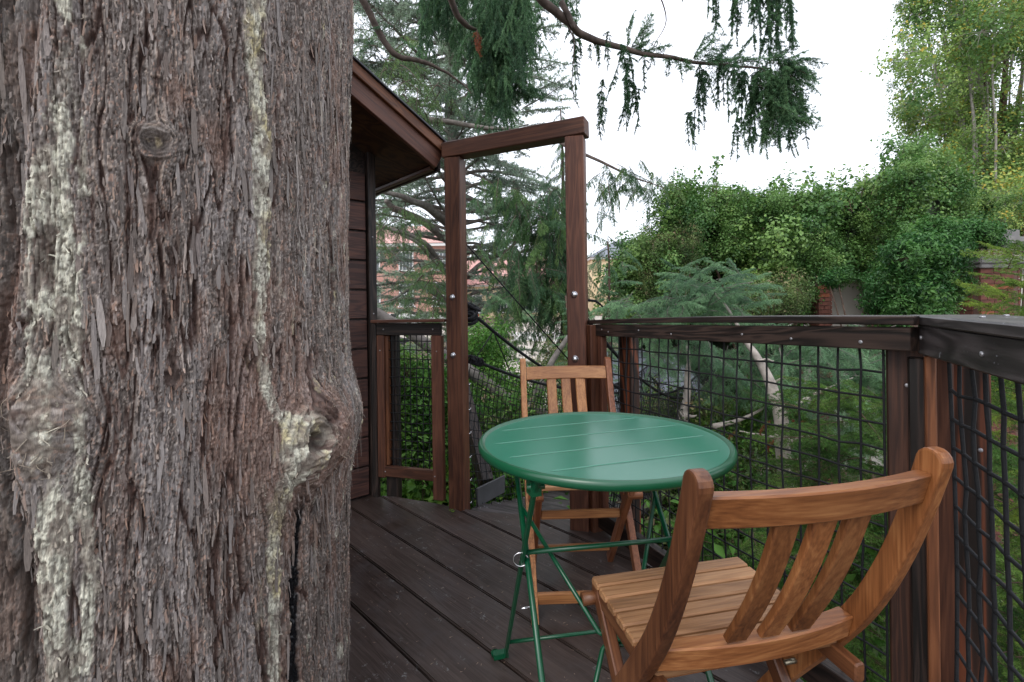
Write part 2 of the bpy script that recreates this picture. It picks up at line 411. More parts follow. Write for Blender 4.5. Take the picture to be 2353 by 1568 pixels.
def screw_mesh(r=0.004, h=0.0015):
    mb = MB(); mb.tube([(0, 0, -0.002), (0, 0, h * 0.6), (0, 0, h)], [r, r, r * 0.7], n=10)
    return mb.mesh('screw', SCREW)
SCREW_ME = screw_mesh(0.0036); SCREW_BIG = screw_mesh(0.0046, 0.002)
def screw(parent, loc, nrm, me=None, name='screw'):
    o = bpy.data.objects.new(name, me or SCREW_ME); link(o, parent)
    o.matrix_basis = Matrix.Translation(loc) @ Vector(nrm).to_track_quat('Z', 'Y').to_matrix().to_4x4()
    return o

# ================================================================== GROUND
def ground_z(x, y):
    return -3.0 + np.clip((y - 7.0) / 38.0, 0, 1) * 2.9 + 0.10 * np.sin(x * 0.9 + 1.3) * np.sin(y * 0.7)
gx = np.concatenate([np.linspace(-400, -30, 12), np.linspace(-28, 40, 110), np.linspace(44, 400, 12)])
gy = np.concatenate([np.linspace(-200, -12, 8), np.linspace(-10, 60, 100), np.linspace(66, 600, 14)])
GX, GY = np.meshgrid(gx, gy); GZ = ground_z(GX, GY)
ny_, nx_ = GX.shape
idx = np.arange(nx_ * ny_).reshape(ny_, nx_)
GF = np.stack([idx[:-1, :-1], idx[:-1, 1:], idx[1:, 1:], idx[1:, :-1]], -1).reshape(-1, 4)
m, nt, b = new_mat('earth_ground')
tc = N(nt, 'ShaderNodeTexCoord'); n1 = N(nt, 'ShaderNodeTexNoise'); n1.inputs['Scale'].default_value = 0.35; n1.inputs['Detail'].default_value = 8
n2 = N(nt, 'ShaderNodeTexNoise'); n2.inputs['Scale'].default_value = 9; n2.inputs['Detail'].default_value = 8
nt.links.new(tc.outputs['Object'], n1.inputs[0]); nt.links.new(tc.outputs['Object'], n2.inputs[0])
mx = N(nt, 'ShaderNodeMix'); mx.inputs[0].default_value = 0.5
nt.links.new(n1.outputs[0], mx.inputs[2]); nt.links.new(n2.outputs[0], mx.inputs[3])
r = ramp(nt, [(0.36, (0.045, 0.05, 0.02)), (0.46, (0.09, 0.06, 0.04)), (0.62, (0.17, 0.12, 0.085))])
nt.links.new(mx.outputs[0], r.inputs[0]); nt.links.new(r.outputs[0], b.inputs['Base Color']); b.inputs['Roughness'].default_value = 0.95
o = bpy.data.objects.new('ground', np_mesh('ground', np.stack([GX, GY, GZ], -1).reshape(-1, 3), GF, m, smooth=True))
tag(link(o), 'brown and mossy sloping earth below the treehouse', kind='structure')
# gravel road that climbs away behind the gateway
GRAVEL = plain('pale_gravel', (0.42, 0.37, 0.32), rough=0.95, noise=0.18, nscale=3)
def road_strip(name, pts, widths, mat, dz=0.03, label=None):
    P = np.array(pts, float)
    t = np.linspace(0, len(P) - 1, 60); X = np.interp(t, range(len(P)), P[:, 0]); Y = np.interp(t, range(len(P)), P[:, 1]); Wd = np.interp(t, range(len(P)), widths)
    T = np.gradient(np.stack([X, Y], 1), axis=0); T /= np.linalg.norm(T, axis=1, keepdims=True)
    Nn = np.stack([-T[:, 1], T[:, 0]], 1)
    V = []; F = []
    K = 8
    for i in range(60):
        for j in range(K + 1):
            s = (j / K - 0.5) * Wd[i] * (1 + 0.08 * math.sin(i * 1.7 + j))
            x, y = X[i] + Nn[i, 0] * s, Y[i] + Nn[i, 1] * s
            V.append((x, y, float(ground_z(x, y)) + dz + (-0.09 if j in (0, K) else 0.02)))
    for i in range(59):
        for j in range(K): a = i * (K + 1) + j; F.append((a, a + 1, a + K + 2, a + K + 1))
    o = bpy.data.objects.new(name, np_mesh(name, V, F, mat, smooth=True)); link(o)
    return tag(o, label, kind='structure')
road_strip('path', [(3.5, 10), (1.6, 17), (0.9, 23), (2.2, 30), (5, 37), (9, 44)], [2.6, 3.4, 5.0, 5.5, 6, 6], GRAVEL, 0.06, 'pale gravel path climbing away beyond the gateway')
road_strip('yard', [(-16, 33), (-6, 35), (4, 38), (16, 40)], [5, 6, 6, 6], GRAVEL, 0.12, 'pale gravel yard in front of the brick buildings')

# ================================================================== BIG TRUNK
def hash2(ix, iy, s):
    h = (ix.astype(np.int64) * 374761393 + iy.astype(np.int64) * 668265263 + s * 974711) & 0xffffffff
    h = ((h ^ (h >> 13)) * 1274126177) & 0xffffffff
    return ((h ^ (h >> 16)) & 0xffffff) / float(0xffffff)
def vnoise(x, y, s=0):
    ix, iy = np.floor(x), np.floor(y); fx, fy = x - ix, y - iy
    ux, uy = fx * fx * fx * (fx * (fx * 6 - 15) + 10), fy * fy * fy * (fy * (fy * 6 - 15) + 10)
    a, b_, c, d = hash2(ix, iy, s), hash2(ix + 1, iy, s), hash2(ix, iy + 1, s), hash2(ix + 1, iy + 1, s)
    return (a * (1 - ux) + b_ * ux) * (1 - uy) + (c * (1 - ux) + d * ux) * uy
def fbm(x, y, o=4, s=0):
    v = 0; a = 0.5; t = 0
    for i in range(o):
        v = v + a * vnoise(x * 2 ** i, y * 2 ** i, s + i * 17); t += a; a *= 0.5
    return v / t
def voro(x, y, s=0):
    ix, iy = np.floor(x), np.floor(y)
    f1 = np.full(x.shape, 9.0); f2 = np.full(x.shape, 9.0); cid = np.zeros(x.shape); dx1 = np.zeros(x.shape); dy1 = np.zeros(x.shape)
    for a in (-1, 0, 1):
        for b_ in (-1, 0, 1):
            cx, cy = ix + a, iy + b_
            px = cx + 0.1 + 0.8 * hash2(cx, cy, s); py = cy + 0.1 + 0.8 * hash2(cx, cy, s + 5)
            ddx, ddy = px - x, py - y
            d = np.hypot(ddx, ddy); hid = hash2(cx, cy, s + 9)
            nw = d < f1
            f2 = np.where(nw, f1, np.minimum(f2, d)); cid = np.where(nw, hid, cid)
            dx1 = np.where(nw, ddx, dx1); dy1 = np.where(nw, ddy, dy1)
            f1 = np.where(nw, d, f1)
    return f1, f2, cid, dx1, dy1
def sst(a, b_, x):
    t = np.clip((x - a) / (b_ - a), 0, 1); return t * t * (3 - 2 * t)

TCX, TCY, TR = -0.909, 1.193, 0.5
TH0 = math.atan2(-TCY, -TCX)
ud = np.linspace(-0.24, 0.80, 680)
u_all = np.concatenate([np.linspace(-PI * TR, -0.26, 50), ud, np.linspace(0.82, PI * TR, 50)])
z_all = np.concatenate([np.linspace(-3.1, -0.05, 40), np.linspace(-0.03, 1.98, 800), np.linspace(2.02, 9.0, 60)])
U, Z = np.meshgrid(u_all, z_all)
# fibres part around the knots
def around(Ux, knots):
    out = Ux.copy()
    for ku, kz, kr in knots:
        dx, dz = Ux - ku, (Z - kz) * 0.8
        rho2 = dx * dx + dz * dz
        out = out + (-(dx) * np.minimum(kr * kr / (rho2 + kr * kr * 0.15), 0.9))
    return out
KN = [(0.044, 1.316, 0.021), (0.322, 0.750, 0.068), (-0.085, 0.86, 0.045), (0.073, 0.918, 0.012), (0.44, 0.5, 0.01), (0.10, 0.33, 0.010)]
Uw = around(U, KN)
Uw = Uw + 0.016 * (fbm(U * 5, Z * 2.1, 3, 3) - 0.5) + 0.007 * (fbm(U * 22, Z * 8, 3, 7) - 0.5)
def ridge(x, y, o, sd): return np.abs(fbm(x, y, o, sd) - 0.5) * 2
def saw(v): return v - np.floor(v)
Uf = Uw + 0.0030 * (fbm(U * 70, Z * 26, 3, 9) - 0.5)
R1 = ridge(Uf * 40, Z * 3.6, 3, 21); R2 = ridge(Uf * 92, Z * 8.5, 2, 33); R3 = ridge(Uf * 210, Z * 24, 2, 44)
fis1 = np.exp(-(R1 / 0.060) ** 2); fis2 = np.exp(-(R2 / 0.070) ** 2); fis3 = np.exp(-(R3 / 0.13) ** 2)
pl = fbm(Uf * 30, Z * 4.5, 3, 61)                 # slow height of the long plates
s1 = saw(fbm(Uf * 52, Z * 5.5, 2, 62) * 9.0 + 1.2 * vnoise(Uf * 120, Z * 26, 4))        # overlapping scales: a sharp step on one side
s2 = saw(fbm(Uf * 125, Z * 11, 2, 63) * 6.0 + 0.8 * vnoise(Uf * 260, Z * 60, 6))
s3 = saw(fbm(Uf * 70, Z * 22, 2, 64) * 7.0)
c1 = fbm(Uf * 22, Z * 3.0, 2, 65); c2 = fbm(Uf * 95, Z * 11, 2, 66); c3 = hash2(np.floor(fbm(Uf * 60, Z * 30, 3, 64) * 16), np.floor(fbm(Uf * 110, Z * 16, 2, 63) * 22), 5)
fib = fbm(Uf * 420, Z * 20, 2, 50)
fib2 = fbm(Uf * 160, Z * 12, 3, 60)
ht = 0.014 * pl + 0.0046 * s1 + 0.0028 * s2 + 0.0022 * s3 + 0.0016 * fib + 0.0030 * fib2 - 0.0090 * fis1 * sst(0.3, 0.6, c1 + 0.15) - 0.0050 * fis2 - 0.0022 * fis3
ht += 0.010 * (fbm(U * 4, Z * 1.5, 2, 90) - 0.5)
cav = np.clip(fis1 * sst(0.3, 0.6, c1 + 0.15) + 0.6 * fis2 * sst(0.35, 0.6, c2 + 0.1), 0, 1)
plate = 1 - fis1; flake = 1 - fis2
# knot 1: concentric ring around a small hollow
def pol(ku, kz, sx=1, sz=1):
    dx, dz = (U - ku) / sx, (Z - kz) / sz
    return np.hypot(dx, dz), np.arctan2(dz, dx)
rk, ak = pol(0.044, 1.316, 0.95, 0.95)
rk = rk + 0.016 * (fbm(U * 45, Z * 45, 3, 70) - 0.5)
k1m = (1 - sst(0.024, 0.050, rk + 0.014 * (fbm(U * 50, Z * 30, 3, 73) - 0.5)))
ring = 0.007 * np.exp(-((rk - 0.027) / 0.007) ** 2) - 0.008 * (1 - sst(0.004, 0.020, rk)) + 0.003 * np.sin(rk * 900) + 0.007 * fbm(U * 120, Z * 120, 3, 71)
ht = ht * (1 - k1m * 0.55) + k1m * (ring + 0.004)
# knot 2: burl with a hollow
r2, a2 = pol(0.335, 0.752, 1.05, 1.2)
r2n = r2 + 0.02 * (fbm(U * 18, Z * 18, 3, 74) - 0.5)
burl = 0.060 * np.exp(-(r2n / 0.088) ** 2) + 0.010 * np.exp(-(r2n / 0.12) ** 2)
rh, ah = pol(0.300, 0.762, 0.62, 1.05)
b2m_ = 1 - sst(0.06, 0.10, r2n)
rhn = rh + 0.018 * (fbm(U * 50, Z * 50, 3, 75) - 0.5)
hollow = -0.026 * (1 - sst(0.004, 0.034, rhn)) + 0.006 * np.exp(-((rhn - 0.042) / 0.010) ** 2) + 0.003 * np.sin(rhn * 420) * b2m_
b2m = 1 - sst(0.06, 0.10, r2n)
rough2 = 0.010 * fbm(U * 70, Z * 70, 4, 76) + 0.003 * voro(U / 0.008, Z / 0.008, 12)[0]
ht = ht * (1 - 0.75 * b2m) + b2m * rough2 + burl + hollow
# knot 3: torn fibrous swelling at left
r3, a3 = pol(-0.088, 0.865, 1.0, 1.35)
r3n = r3 + 0.02 * (fbm(U * 20, Z * 20, 3, 77) - 0.5)
b3m = 1 - sst(0.030, 0.070, r3n)
ht = ht * (1 - 0.6 * b3m) + b3m * (0.007 * fbm(U * 60 + Z * 30, Z * 60 - U * 20, 3, 78) + 0.004 * (1 - ridge(U * 90 + Z * 40, Z * 80 - U * 60, 2, 79))) + 0.010 * np.exp(-(r3n / 0.055) ** 2)
# lichen crusts : centre line and half width by height
def streak(zs, us, ws, seed, rag=0.9):
    o_ = np.argsort(zs); zs, us, ws = np.array(zs)[o_], np.array(us)[o_], np.array(ws)[o_]
    uc = np.interp(Z, zs, us); wd = np.interp(Z, zs, ws, left=0, right=0)
    d = np.abs(U - uc) + 0.020 * (fbm(U * 45, Z * 16, 4, seed) - 0.5) + 0.020 * (fbm(U * 170, Z * 55, 3, seed + 1) - 0.5) * rag
    return sst(0.004, -0.003, d - wd)
S1 = streak([2.0, 1.512, 1.46, 1.40, 1.31, 1.243, 1.21, 1.138, 1.046, 0.979, 0.913, 0.847, 0.79, 0.7, 0.61, 0.464, 0.2],
            [-0.065, -0.069, -0.060, -0.066, -0.074, -0.082, -0.082, -0.079, -0.073, -0.070, -0.076, -0.075, -0.068, -0.068, -0.064, -0.058, -0.055],
            [0.006, 0.008, 0.006, 0.010, 0.014, 0.021, 0.026, 0.032, 0.034, 0.034, 0.031, 0.029, 0.033, 0.028, 0.026, 0.030, 0.032], 100)
S1b = streak([0.80, 0.72, 0.64, 0.56, 0.50, 0.46], [-0.045, -0.036, -0.030, -0.030, -0.038, -0.050], [0.004, 0.007, 0.008, 0.008, 0.008, 0.006], 105)
holes = 0.8 * sst(0.60, 0.66, fbm(U * 34, Z * 9, 4, 107)) + 0.6 * sst(0.6, 0.95, fis2) * sst(0.45, 0.6, c2) + sst(0.010, 0.004, np.abs(U + 0.048 - 0.004 * np.sin(Z * 30))) * sst(0.75, 0.70, Z) * sst(0.50, 0.56, Z)
S1 = np.clip(np.maximum(S1 * (1 - np.clip(holes, 0, 1)), S1b) * (1 - 0.45 * sst(0.75, 0.9, Z) * sst(0.98, 0.9, Z) * sst(-0.075, -0.095, U)), 0, 1)
S2 = streak([2.0, 1.623, 1.498, 1.379, 1.27, 1.169, 1.043, 0.917, 0.84, 0.80, 0.72, 0.66, 0.526, 0.392, 0.288, 0.0],
            [0.196, 0.196, 0.198, 0.212, 0.213, 0.214, 0.210, 0.216, 0.235, 0.262, 0.275, 0.245, 0.240, 0.248, 0.249, 0.25],
            [0.019, 0.019, 0.017, 0.018, 0.017, 0.012, 0.010, 0.009, 0.008, 0.020, 0.030, 0.018, 0.010, 0.009, 0.009, 0.007], 110)
S2 = S2 * (0.65 + 0.35 * sst(0.34, 0.46, fbm(U * 60, Z * 10, 3, 112)))
S3 = b2m * sst(0.44, 0.54, fbm(U * 55, Z * 55, 4, 115)) * (1 - sst(0.05, 0.085, np.hypot(U - 0.265, (Z - 0.75) * 0.8)))
S4 = sst(0.70, 0.76, fbm(U * 60, Z * 16, 4, 118)) * 0.7 * sst(0.1, 0.5, U)
lich = np.clip(np.maximum(np.maximum(S1, S2), np.maximum(S3 * 0.9, S4)), 0, 1)
ht += 0.0025 * lich * (0.4 + fbm(U * 150, Z * 70, 3, 120))
# resin weep
resin = sst(0.019, 0.015, np.abs(U - np.interp(Z, [-0.1, 0.258, 0.365, 0.5, 0.584, 0.64], [0.291, 0.291, 0.291, 0.294, 0.302, 0.296])) * (0.75 + 0.5 * fbm(U * 0, Z * 14, 2, 121)) + 0.014 * fbm(U * 110, Z * 40, 3, 122) - 0.002) * sst(0.66, 0.60, Z)
ht -= 0.006 * resin
ht = np.where(b2m + b3m > 0.3, ht, ht * 0.85)
ht += 0.030 * np.exp(-((Z - 0.76) / 0.10) ** 2) * sst(0.30, 0.55, U) * sst(0.95, 0.7, U) + 0.016 * (fbm(U * 3, Z * 4.5, 3, 91) - 0.5) * sst(0.3, 0.5, U)
edge_fade = sst(PI * TR, PI * TR - 0.2, np.abs(U))
Rr = TR + ht * edge_fade * np.where((Z > -0.1) & (Z < 2.1), 1, 1.0)
# the neighbouring stem grown against this one: a deep seam
us = np.interp(Z, [-0.1, 0.48, 0.656, 0.789, 0.95, 1.111, 1.24, 1.37, 1.504, 2.0], [-0.082, -0.088, -0.098, -0.122, -0.131, -0.122, -0.114, -0.106, -0.095, -0.090]) + 0.006 * (fbm(Z * 9, U * 0, 3, 95) - 0.5)
dsm = us - U
Rr -= 0.022 * sst(-0.012, 0.030, dsm) * sst(1.2, 0.5, dsm)
Rr -= 0.022 * np.exp(-((dsm - 0.006) / 0.010) ** 2)
# base flare, slow lean and taper
Rr += 0.20 * np.exp(-(Z + 3.0) / 0.9) - 0.010 * np.clip(Z - 2, 0, 10)
TH = TH0 + U / TR
X = TCX - 0.012 + 0.020 * (np.clip(Z, -1, 3) - 1.7) + Rr * np.cos(TH); Y = TCY + Rr * np.sin(TH)
# albedo
def mixc(a, b_, t): return a * (1 - t[..., None]) + np.array(b_) * t[..., None]
base = np.zeros(U.shape + (3,)) + np.array([0.190, 0.163, 0.147])
base = mixc(base, [0.30, 0.275, 0.265], sst(0.50, 0.62, c1) * 0.8)
base = mixc(base, [0.105, 0.085, 0.073], sst(0.50, 0.64, c2) * 0.75)
base = mixc(base, [0.40, 0.36, 0.33], sst(0.80, 0.83, c3) * 0.60)
base = mixc(base, [0.38, 0.215, 0.145], sst(0.925, 0.935, c3) * 0.60)
base = mixc(base, [0.10, 0.080, 0.070], sst(0.24, 0.20, c3) * 0.45)
base = mixc(base, [0.055, 0.038, 0.030], sst(0.13, 0.02, s1) * 0.85)
base = mixc(base, [0.065, 0.048, 0.040], sst(0.18, 0.02, s2) * 0.75)
base = mixc(base, [0.080, 0.060, 0.050], sst(0.16, 0.02, s3) * 0.60)
base = mixc(base, [0.42, 0.33, 0.27], sst(0.86, 0.95, s1) * sst(0.46, 0.58, fib2) * 0.75)
base = mixc(base, [0.42, 0.36, 0.31], sst(0.88, 0.96, s2) * sst(0.48, 0.60, fib) * 0.7)
base = mixc(base, [0.24, 0.125, 0.085], sst(0.56, 0.70, fbm(U * 14, Z * 5, 3, 130)) * 0.40)
base = mixc(base, [0.120, 0.045, 0.028], cav * 0.9)
base = mixc(base, [0.030, 0.018, 0.014], fis1 * sst(0.40, 0.6, c1 + 0.15) * 0.8)
base = mixc(base, [0.045, 0.030, 0.024], np.maximum(sst(0.45, 1.0, fis2) * sst(0.42, 0.56, c2 + 0.06), 0.55 * sst(0.6, 1.0, fis3)) * 0.8)
base *= (0.55 + 0.90 * fib)[..., None] * np.array([0.98, 0.97, 0.97])
base = mixc(base, [0.075, 0.058, 0.050], (1 - sst(0.006, 0.022, rk)) * sst(0.4, 0.6, fbm(U * 80, Z * 80, 3, 140)))
base = mixc(base, [0.36, 0.30, 0.20], (1 - sst(0.004, 0.014, rk)) * sst(0.5, 0.6, fbm(U * 120, Z * 120, 2, 141)))
gold = sst(0.5, 0.72, fbm(U * 30, Z * 14, 3, 150)) * sst(0.1, 0.2, U)
lc = np.zeros(U.shape + (3,)) + np.array([0.66, 0.65, 0.54])
lc = mixc(lc, [0.66, 0.58, 0.33], gold)
lc = mixc(lc, [0.40, 0.38, 0.31], sst(0.56, 0.76, fbm(U * 160, Z * 120, 3, 152)))
lc = mixc(lc, [0.10, 0.085, 0.07], np.maximum(sst(0.58, 0.66, fbm(U * 190, Z * 110, 3, 155)), sst(0.6, 1.0, fis3)) * 0.7)
lc = lc * (0.70 + 0.55 * fib)[..., None]
lc = mixc(lc, [0.20, 0.17, 0.14], np.maximum(sst(0.14, 0.0, s2), 0.8 * sst(0.12, 0.0, s3)) * 0.75)
lc = mixc(lc, [0.16, 0.13, 0.11], sst(0.5, 0.9, fis2) * 0.7)
lc = mixc(lc, [0.22, 0.18, 0.15], sst(0.54, 0.62, fbm(U * 46, Z * 26, 4, 158)) * 0.70)
lc = mixc(lc, [0.17, 0.14, 0.115], b2m * sst(0.47, 0.56, fbm(U * 70, Z * 70, 4, 162)) * 0.85)
lc = mixc(lc, [0.20, 0.15, 0.115], b3m * sst(0.42, 0.56, fbm(U * 60, Z * 50, 3, 159)) * 0.75)
base = base * (1 - lich[..., None]) + lc * lich[..., None]
base = mixc(base, [0.13, 0.105, 0.085], b3m * sst(0.45, 0.6, fbm(U * 50 + Z * 40, Z * 60, 3, 160)) * 0.8)
base = mixc(base, [0.035, 0.025, 0.020], (1 - sst(0.010, 0.030, rhn)) * 0.85)
base = mixc(base, [0.004, 0.005, 0.007], resin)
base = mixc(base, [0.075, 0.065, 0.055], sst(0.0, 0.02, dsm) * 0.50)  # shade of the lobe left of the seam, painted into the albedo
nz, nu = U.shape
idx = np.arange(nz * nu).reshape(nz, nu)
TF = np.stack([idx[:-1, :-1], idx[:-1, 1:], idx[1:, 1:], idx[1:, :-1]], -1).reshape(-1, 4)
colr = np.concatenate([base, resin[..., None]], -1).reshape(-1, 4)
m, nt, b = new_mat('stringy_bark')
at = N(nt, 'ShaderNodeAttribute', attribute_name='albedo')
tc = N(nt, 'ShaderNodeTexCoord'); mp = N(nt, 'ShaderNodeMapping'); mp.inputs['Scale'].default_value = (700, 700, 90)
nt.links.new(tc.outputs['Object'], mp.inputs[0])
nf = N(nt, 'ShaderNodeTexNoise'); nf.inputs['Scale'].default_value = 1; nf.inputs['Detail'].default_value = 4; nt.links.new(mp.outputs[0], nf.inputs['Vector'])
rp = ramp(nt, [(0.25, (0.62, 0.62, 0.62)), (0.75, (1.35, 1.33, 1.3))]); nt.links.new(nf.outputs[0], rp.inputs[0])
ml = N(nt, 'ShaderNodeMix', data_type='RGBA', blend_type='MULTIPLY'); ml.inputs[0].default_value = 1
nt.links.new(at.outputs['Color'], ml.inputs[6]); nt.links.new(rp.outputs[0], ml.inputs[7]); nt.links.new(ml.outputs[2], b.inputs['Base Color'])
mr = N(nt, 'ShaderNodeMapRange'); mr.inputs['To Min'].default_value = 0.78; mr.inputs['To Max'].default_value = 0.12
nt.links.new(at.outputs['Alpha'], mr.inputs[0]); nt.links.new(mr.outputs[0], b.inputs['Roughness'])
bp = N(nt, 'ShaderNodeBump'); bp.inputs['Strength'].default_value = 0.5; bp.inputs['Distance'].default_value = 0.002
nt.links.new(nf.outputs[0], bp.inputs['Height']); nt.links.new(bp.outputs[0], b.inputs['Normal'])
BARK = m
big = empty('conifer_tree', (0, 0, 0), label='massive shaggy barked trunk with pale lichen streaks and a knotty burl beside the deck', cat='tree')
o = bpy.data.objects.new('trunk', np_mesh('trunk', np.stack([X, Y, Z], -1).reshape(-1, 3), TF, BARK, col=colr, smooth=False)); link(o, big)

# loose flakes of bark lifting off the trunk, and torn fibres round the swellings
PX = np.stack([X, Y, Z], -1); rgb_ = np.random.default_rng(31)
def flakes(nf, jmask, lmin, lmax, wmin, wmax, lift, tilt, cols, jit=0.0):
    zi = rgb_.integers(42, 838, nf * 3); ui = rgb_.integers(52, 728, nf * 3); ok = rgb_.random(nf * 3) < jmask[zi, ui]; zi, ui = zi[ok][:nf], ui[ok][:nf]; k = len(zi)
    P0 = PX[zi, ui]; th = TH[zi, ui]; R_ = np.stack([np.cos(th), np.sin(th), 0 * th], 1); T_ = np.stack([-np.sin(th), np.cos(th), 0 * th], 1); Zv = np.array([0, 0, 1.0])
    a = rgb_.normal(0, tilt, k)[:, None]; A = Zv * np.cos(a) + T_ * np.sin(a); B_ = np.cross(A, R_)
    L = rgb_.uniform(lmin, lmax, (k, 1)); w_ = rgb_.uniform(wmin, wmax, (k, 1)); s_ = np.where(rgb_.random((k, 1)) < 0.75, -1.0, 1.0); l1 = lift * rgb_.random((k, 1))
    rows = []
    for t, wf, hf in ((0, 0.55, 0.0002), (0.35, 0.9, 0.0009), (0.75, 0.8, 0.0013), (1.0, 0.50, 0.0016)):
        wf = wf * rgb_.uniform(0.45, 1.35, (k, 1))
        c = P0 + A * s_ * L * t + R_ * (hf + l1 * t * t) + T_ * rgb_.normal(0, 0.0006 + jit * t, (k, 1))
        rows += [c - B_ * w_ * wf * 0.5, c + B_ * w_ * wf * 0.5 + R_ * l1 * 0.15]
    V = np.stack(rows, 1).reshape(-1, 3); b0 = np.arange(k)[:, None] * 8
    F = np.concatenate([b0 + np.array([2 * r_, 2 * r_ + 1, 2 * r_ + 3, 2 * r_ + 2]) for r_ in range(3)])
    c_ = np.array(cols)[rgb_.integers(0, len(cols), k)] * rgb_.uniform(0.75, 1.25, (k, 1))
    base_c = base[zi, ui]; c_ = c_ * 0.5 + base_c * 0.5
    C4 = np.concatenate([np.repeat(c_, 8, 0), np.zeros((k * 8, 1))], 1)
    return V, F, C4
clear = (1 - lich) ** 2 * (1 - resin) * (1 - 0.8 * b2m) * (1 - 0.93 * (1 - sst(0.032, 0.055, rk))) * (1 - 0.9 * b3m) * (0.25 + 0.75 * sst(0.42, 0.6, fbm(U * 16, Z * 6, 3, 170)))
FL = [flakes(6500, clear, 0.006, 0.032, 0.0012, 0.0052, 0.0026, 0.10, [(0.20, 0.17, 0.155), (0.26, 0.235, 0.225), (0.15, 0.125, 0.11), (0.36, 0.32, 0.30), (0.34, 0.21, 0.15), (0.12, 0.075, 0.055)]),
      flakes(900, clear, 0.03, 0.10, 0.004, 0.010, 0.0025, 0.05, [(0.21, 0.185, 0.17), (0.27, 0.245, 0.235), (0.16, 0.135, 0.12)]),
      flakes(1500, np.clip(lich, 0, 1), 0.004, 0.012, 0.002, 0.005, 0.004, 0.7, [(0.52, 0.50, 0.40), (0.44, 0.42, 0.34), (0.34, 0.30, 0.24)]),
      flakes(2600, b3m * 1.0 + 0.6 * b2m, 0.008, 0.030, 0.0006, 0.0016, 0.010, 0.9, [(0.36, 0.29, 0.21), (0.46, 0.40, 0.31), (0.20, 0.15, 0.11)], 0.003)]
nV = 0; VV, FF, CC = [], [], []
for v_, f_, c_ in FL: VV.append(v_); FF.append(f_ + nV); CC.append(c_); nV += len(v_)
o = bpy.data.objects.new('bark_flakes', np_mesh('bark_flakes', np.concatenate(VV), np.concatenate(FF), BARK, col=np.concatenate(CC))); link(o, big); o['kind'] = 'stuff'

# stub of a sawn limb at the trunk's left side
def wobble_path(pts, n, amp, seed):
    rg = np.random.default_rng(seed); P = np.array(pts, float)
    t = np.linspace(0, len(P) - 1, n)
    Q = np.stack([np.interp(t, range(len(P)), P[:, k]) for k in range(3)], 1)
    # soften corners
    for _ in range(3): Q[1:-1] = (Q[:-2] + 2 * Q[1:-1] + Q[2:]) / 4
    J = rg.normal(0, amp, Q.shape); J[0] = 0
    for _ in range(2): J[1:-1] = (J[:-2] + 2 * J[1:-1] + J[2:]) / 4
    return Q + J
mb = MB(); mb.tube(wobble_path([(-1.02, 0.90, 0.78), (-0.925, 0.835, 0.765), (-0.88, 0.72, 0.750)], 14, 0.004, 3), np.interp(np.linspace(0, 1, 14), [0, .5, 1], [0.05, 0.036, 0.030]), n=18)
mb.build('branch_stub', GREYLIMB, big)

# ================================================================== DECK
deck = empty('deck', (0, 0, 0)); deck['kind'] = 'structure'; deck['label'] = 'dark brown timber deck with diagonal boards'
# outline of the deck (clockwise), planks clipped to it
PD = Vector((0.689, -0.725)); PN = Vector((0.725, 0.689))     # along / across the boards
OUT = [(-0.80, 2.735), (-0.66, 2.71), (-0.40, 2.60), (-0.30, 2.545), (-0.14, 2.485), (0.10, 2.44), (0.33, 2.36), (0.47, 2.20), (0.53, 1.98), (0.64, 1.74), (0.758, 1.446), (0.84, 1.14),
       (0.86, 0.9), (0.66, 0.4), (0.45, -0.4), (0.2, -1.0), (-1.6, -1.2), (-2.4, 0.4), (-2.1, 1.9)]
def clip_poly(poly, n, d, keep_ge=True):
    out = []
    for i in range(len(poly)):
        a, b_ = poly[i], poly[(i + 1) % len(poly)]
        da = a[0] * n[0] + a[1] * n[1] - d; db = b_[0] * n[0] + b_[1] * n[1] - d
        if not keep_ge: da, db = -da, -db
        if da >= 0: out.append(a)
        if (da >= 0) != (db >= 0):
            t = da / (da - db); out.append((a[0] + (b_[0] - a[0]) * t, a[1] + (b_[1] - a[1]) * t))
    return out
base_d = 1.1506; pitch = 0.1885
RotP = Matrix.Rotation(math.atan2(PD.y, PD.x), 4, 'Z')
for k in range(-16, 6):
    d0 = base_d + k * pitch; gap = 0.007
    poly = clip_poly(clip_poly(OUT, PN, d0 + gap / 2, True), PN, d0 + pitch - gap / 2, False)
    if len(poly) < 3: continue
    bm = bmesh.new()
    lz = random.uniform(-0.0015, 0.0015)
    vs = [bm.verts.new((x, y, lz)) for x, y in poly]
    f = bm.faces.new(vs)
    if f.normal.z < 0 or f.calc_area() == 0: pass
    bm.normal_update()
    if f.normal.z < 0: f.normal_flip()
    ret = bmesh.ops.extrude_face_region(bm, geom=[f])
    vv = [v for v in ret['geom'] if isinstance(v, bmesh.types.BMVert)]
    for v in vv: v.co.z -= 0.035
    bmesh.ops.recalc_face_normals(bm, faces=bm.faces)
    top = [e for e in bm.edges if all(abs(v.co.z - lz) < 1e-6 for v in e.verts)]
    bmesh.ops.bevel(bm, geom=top, offset=0.004, segments=2, affect='EDGES')
    bm.transform(RotP.inverted())
    me = bpy.data.meshes.new('plank'); bm.to_mesh(me); bm.free(); me.materials.append(DECK)
    o = bpy.data.objects.new('plank', me); link(o, deck); o.matrix_basis = RotP
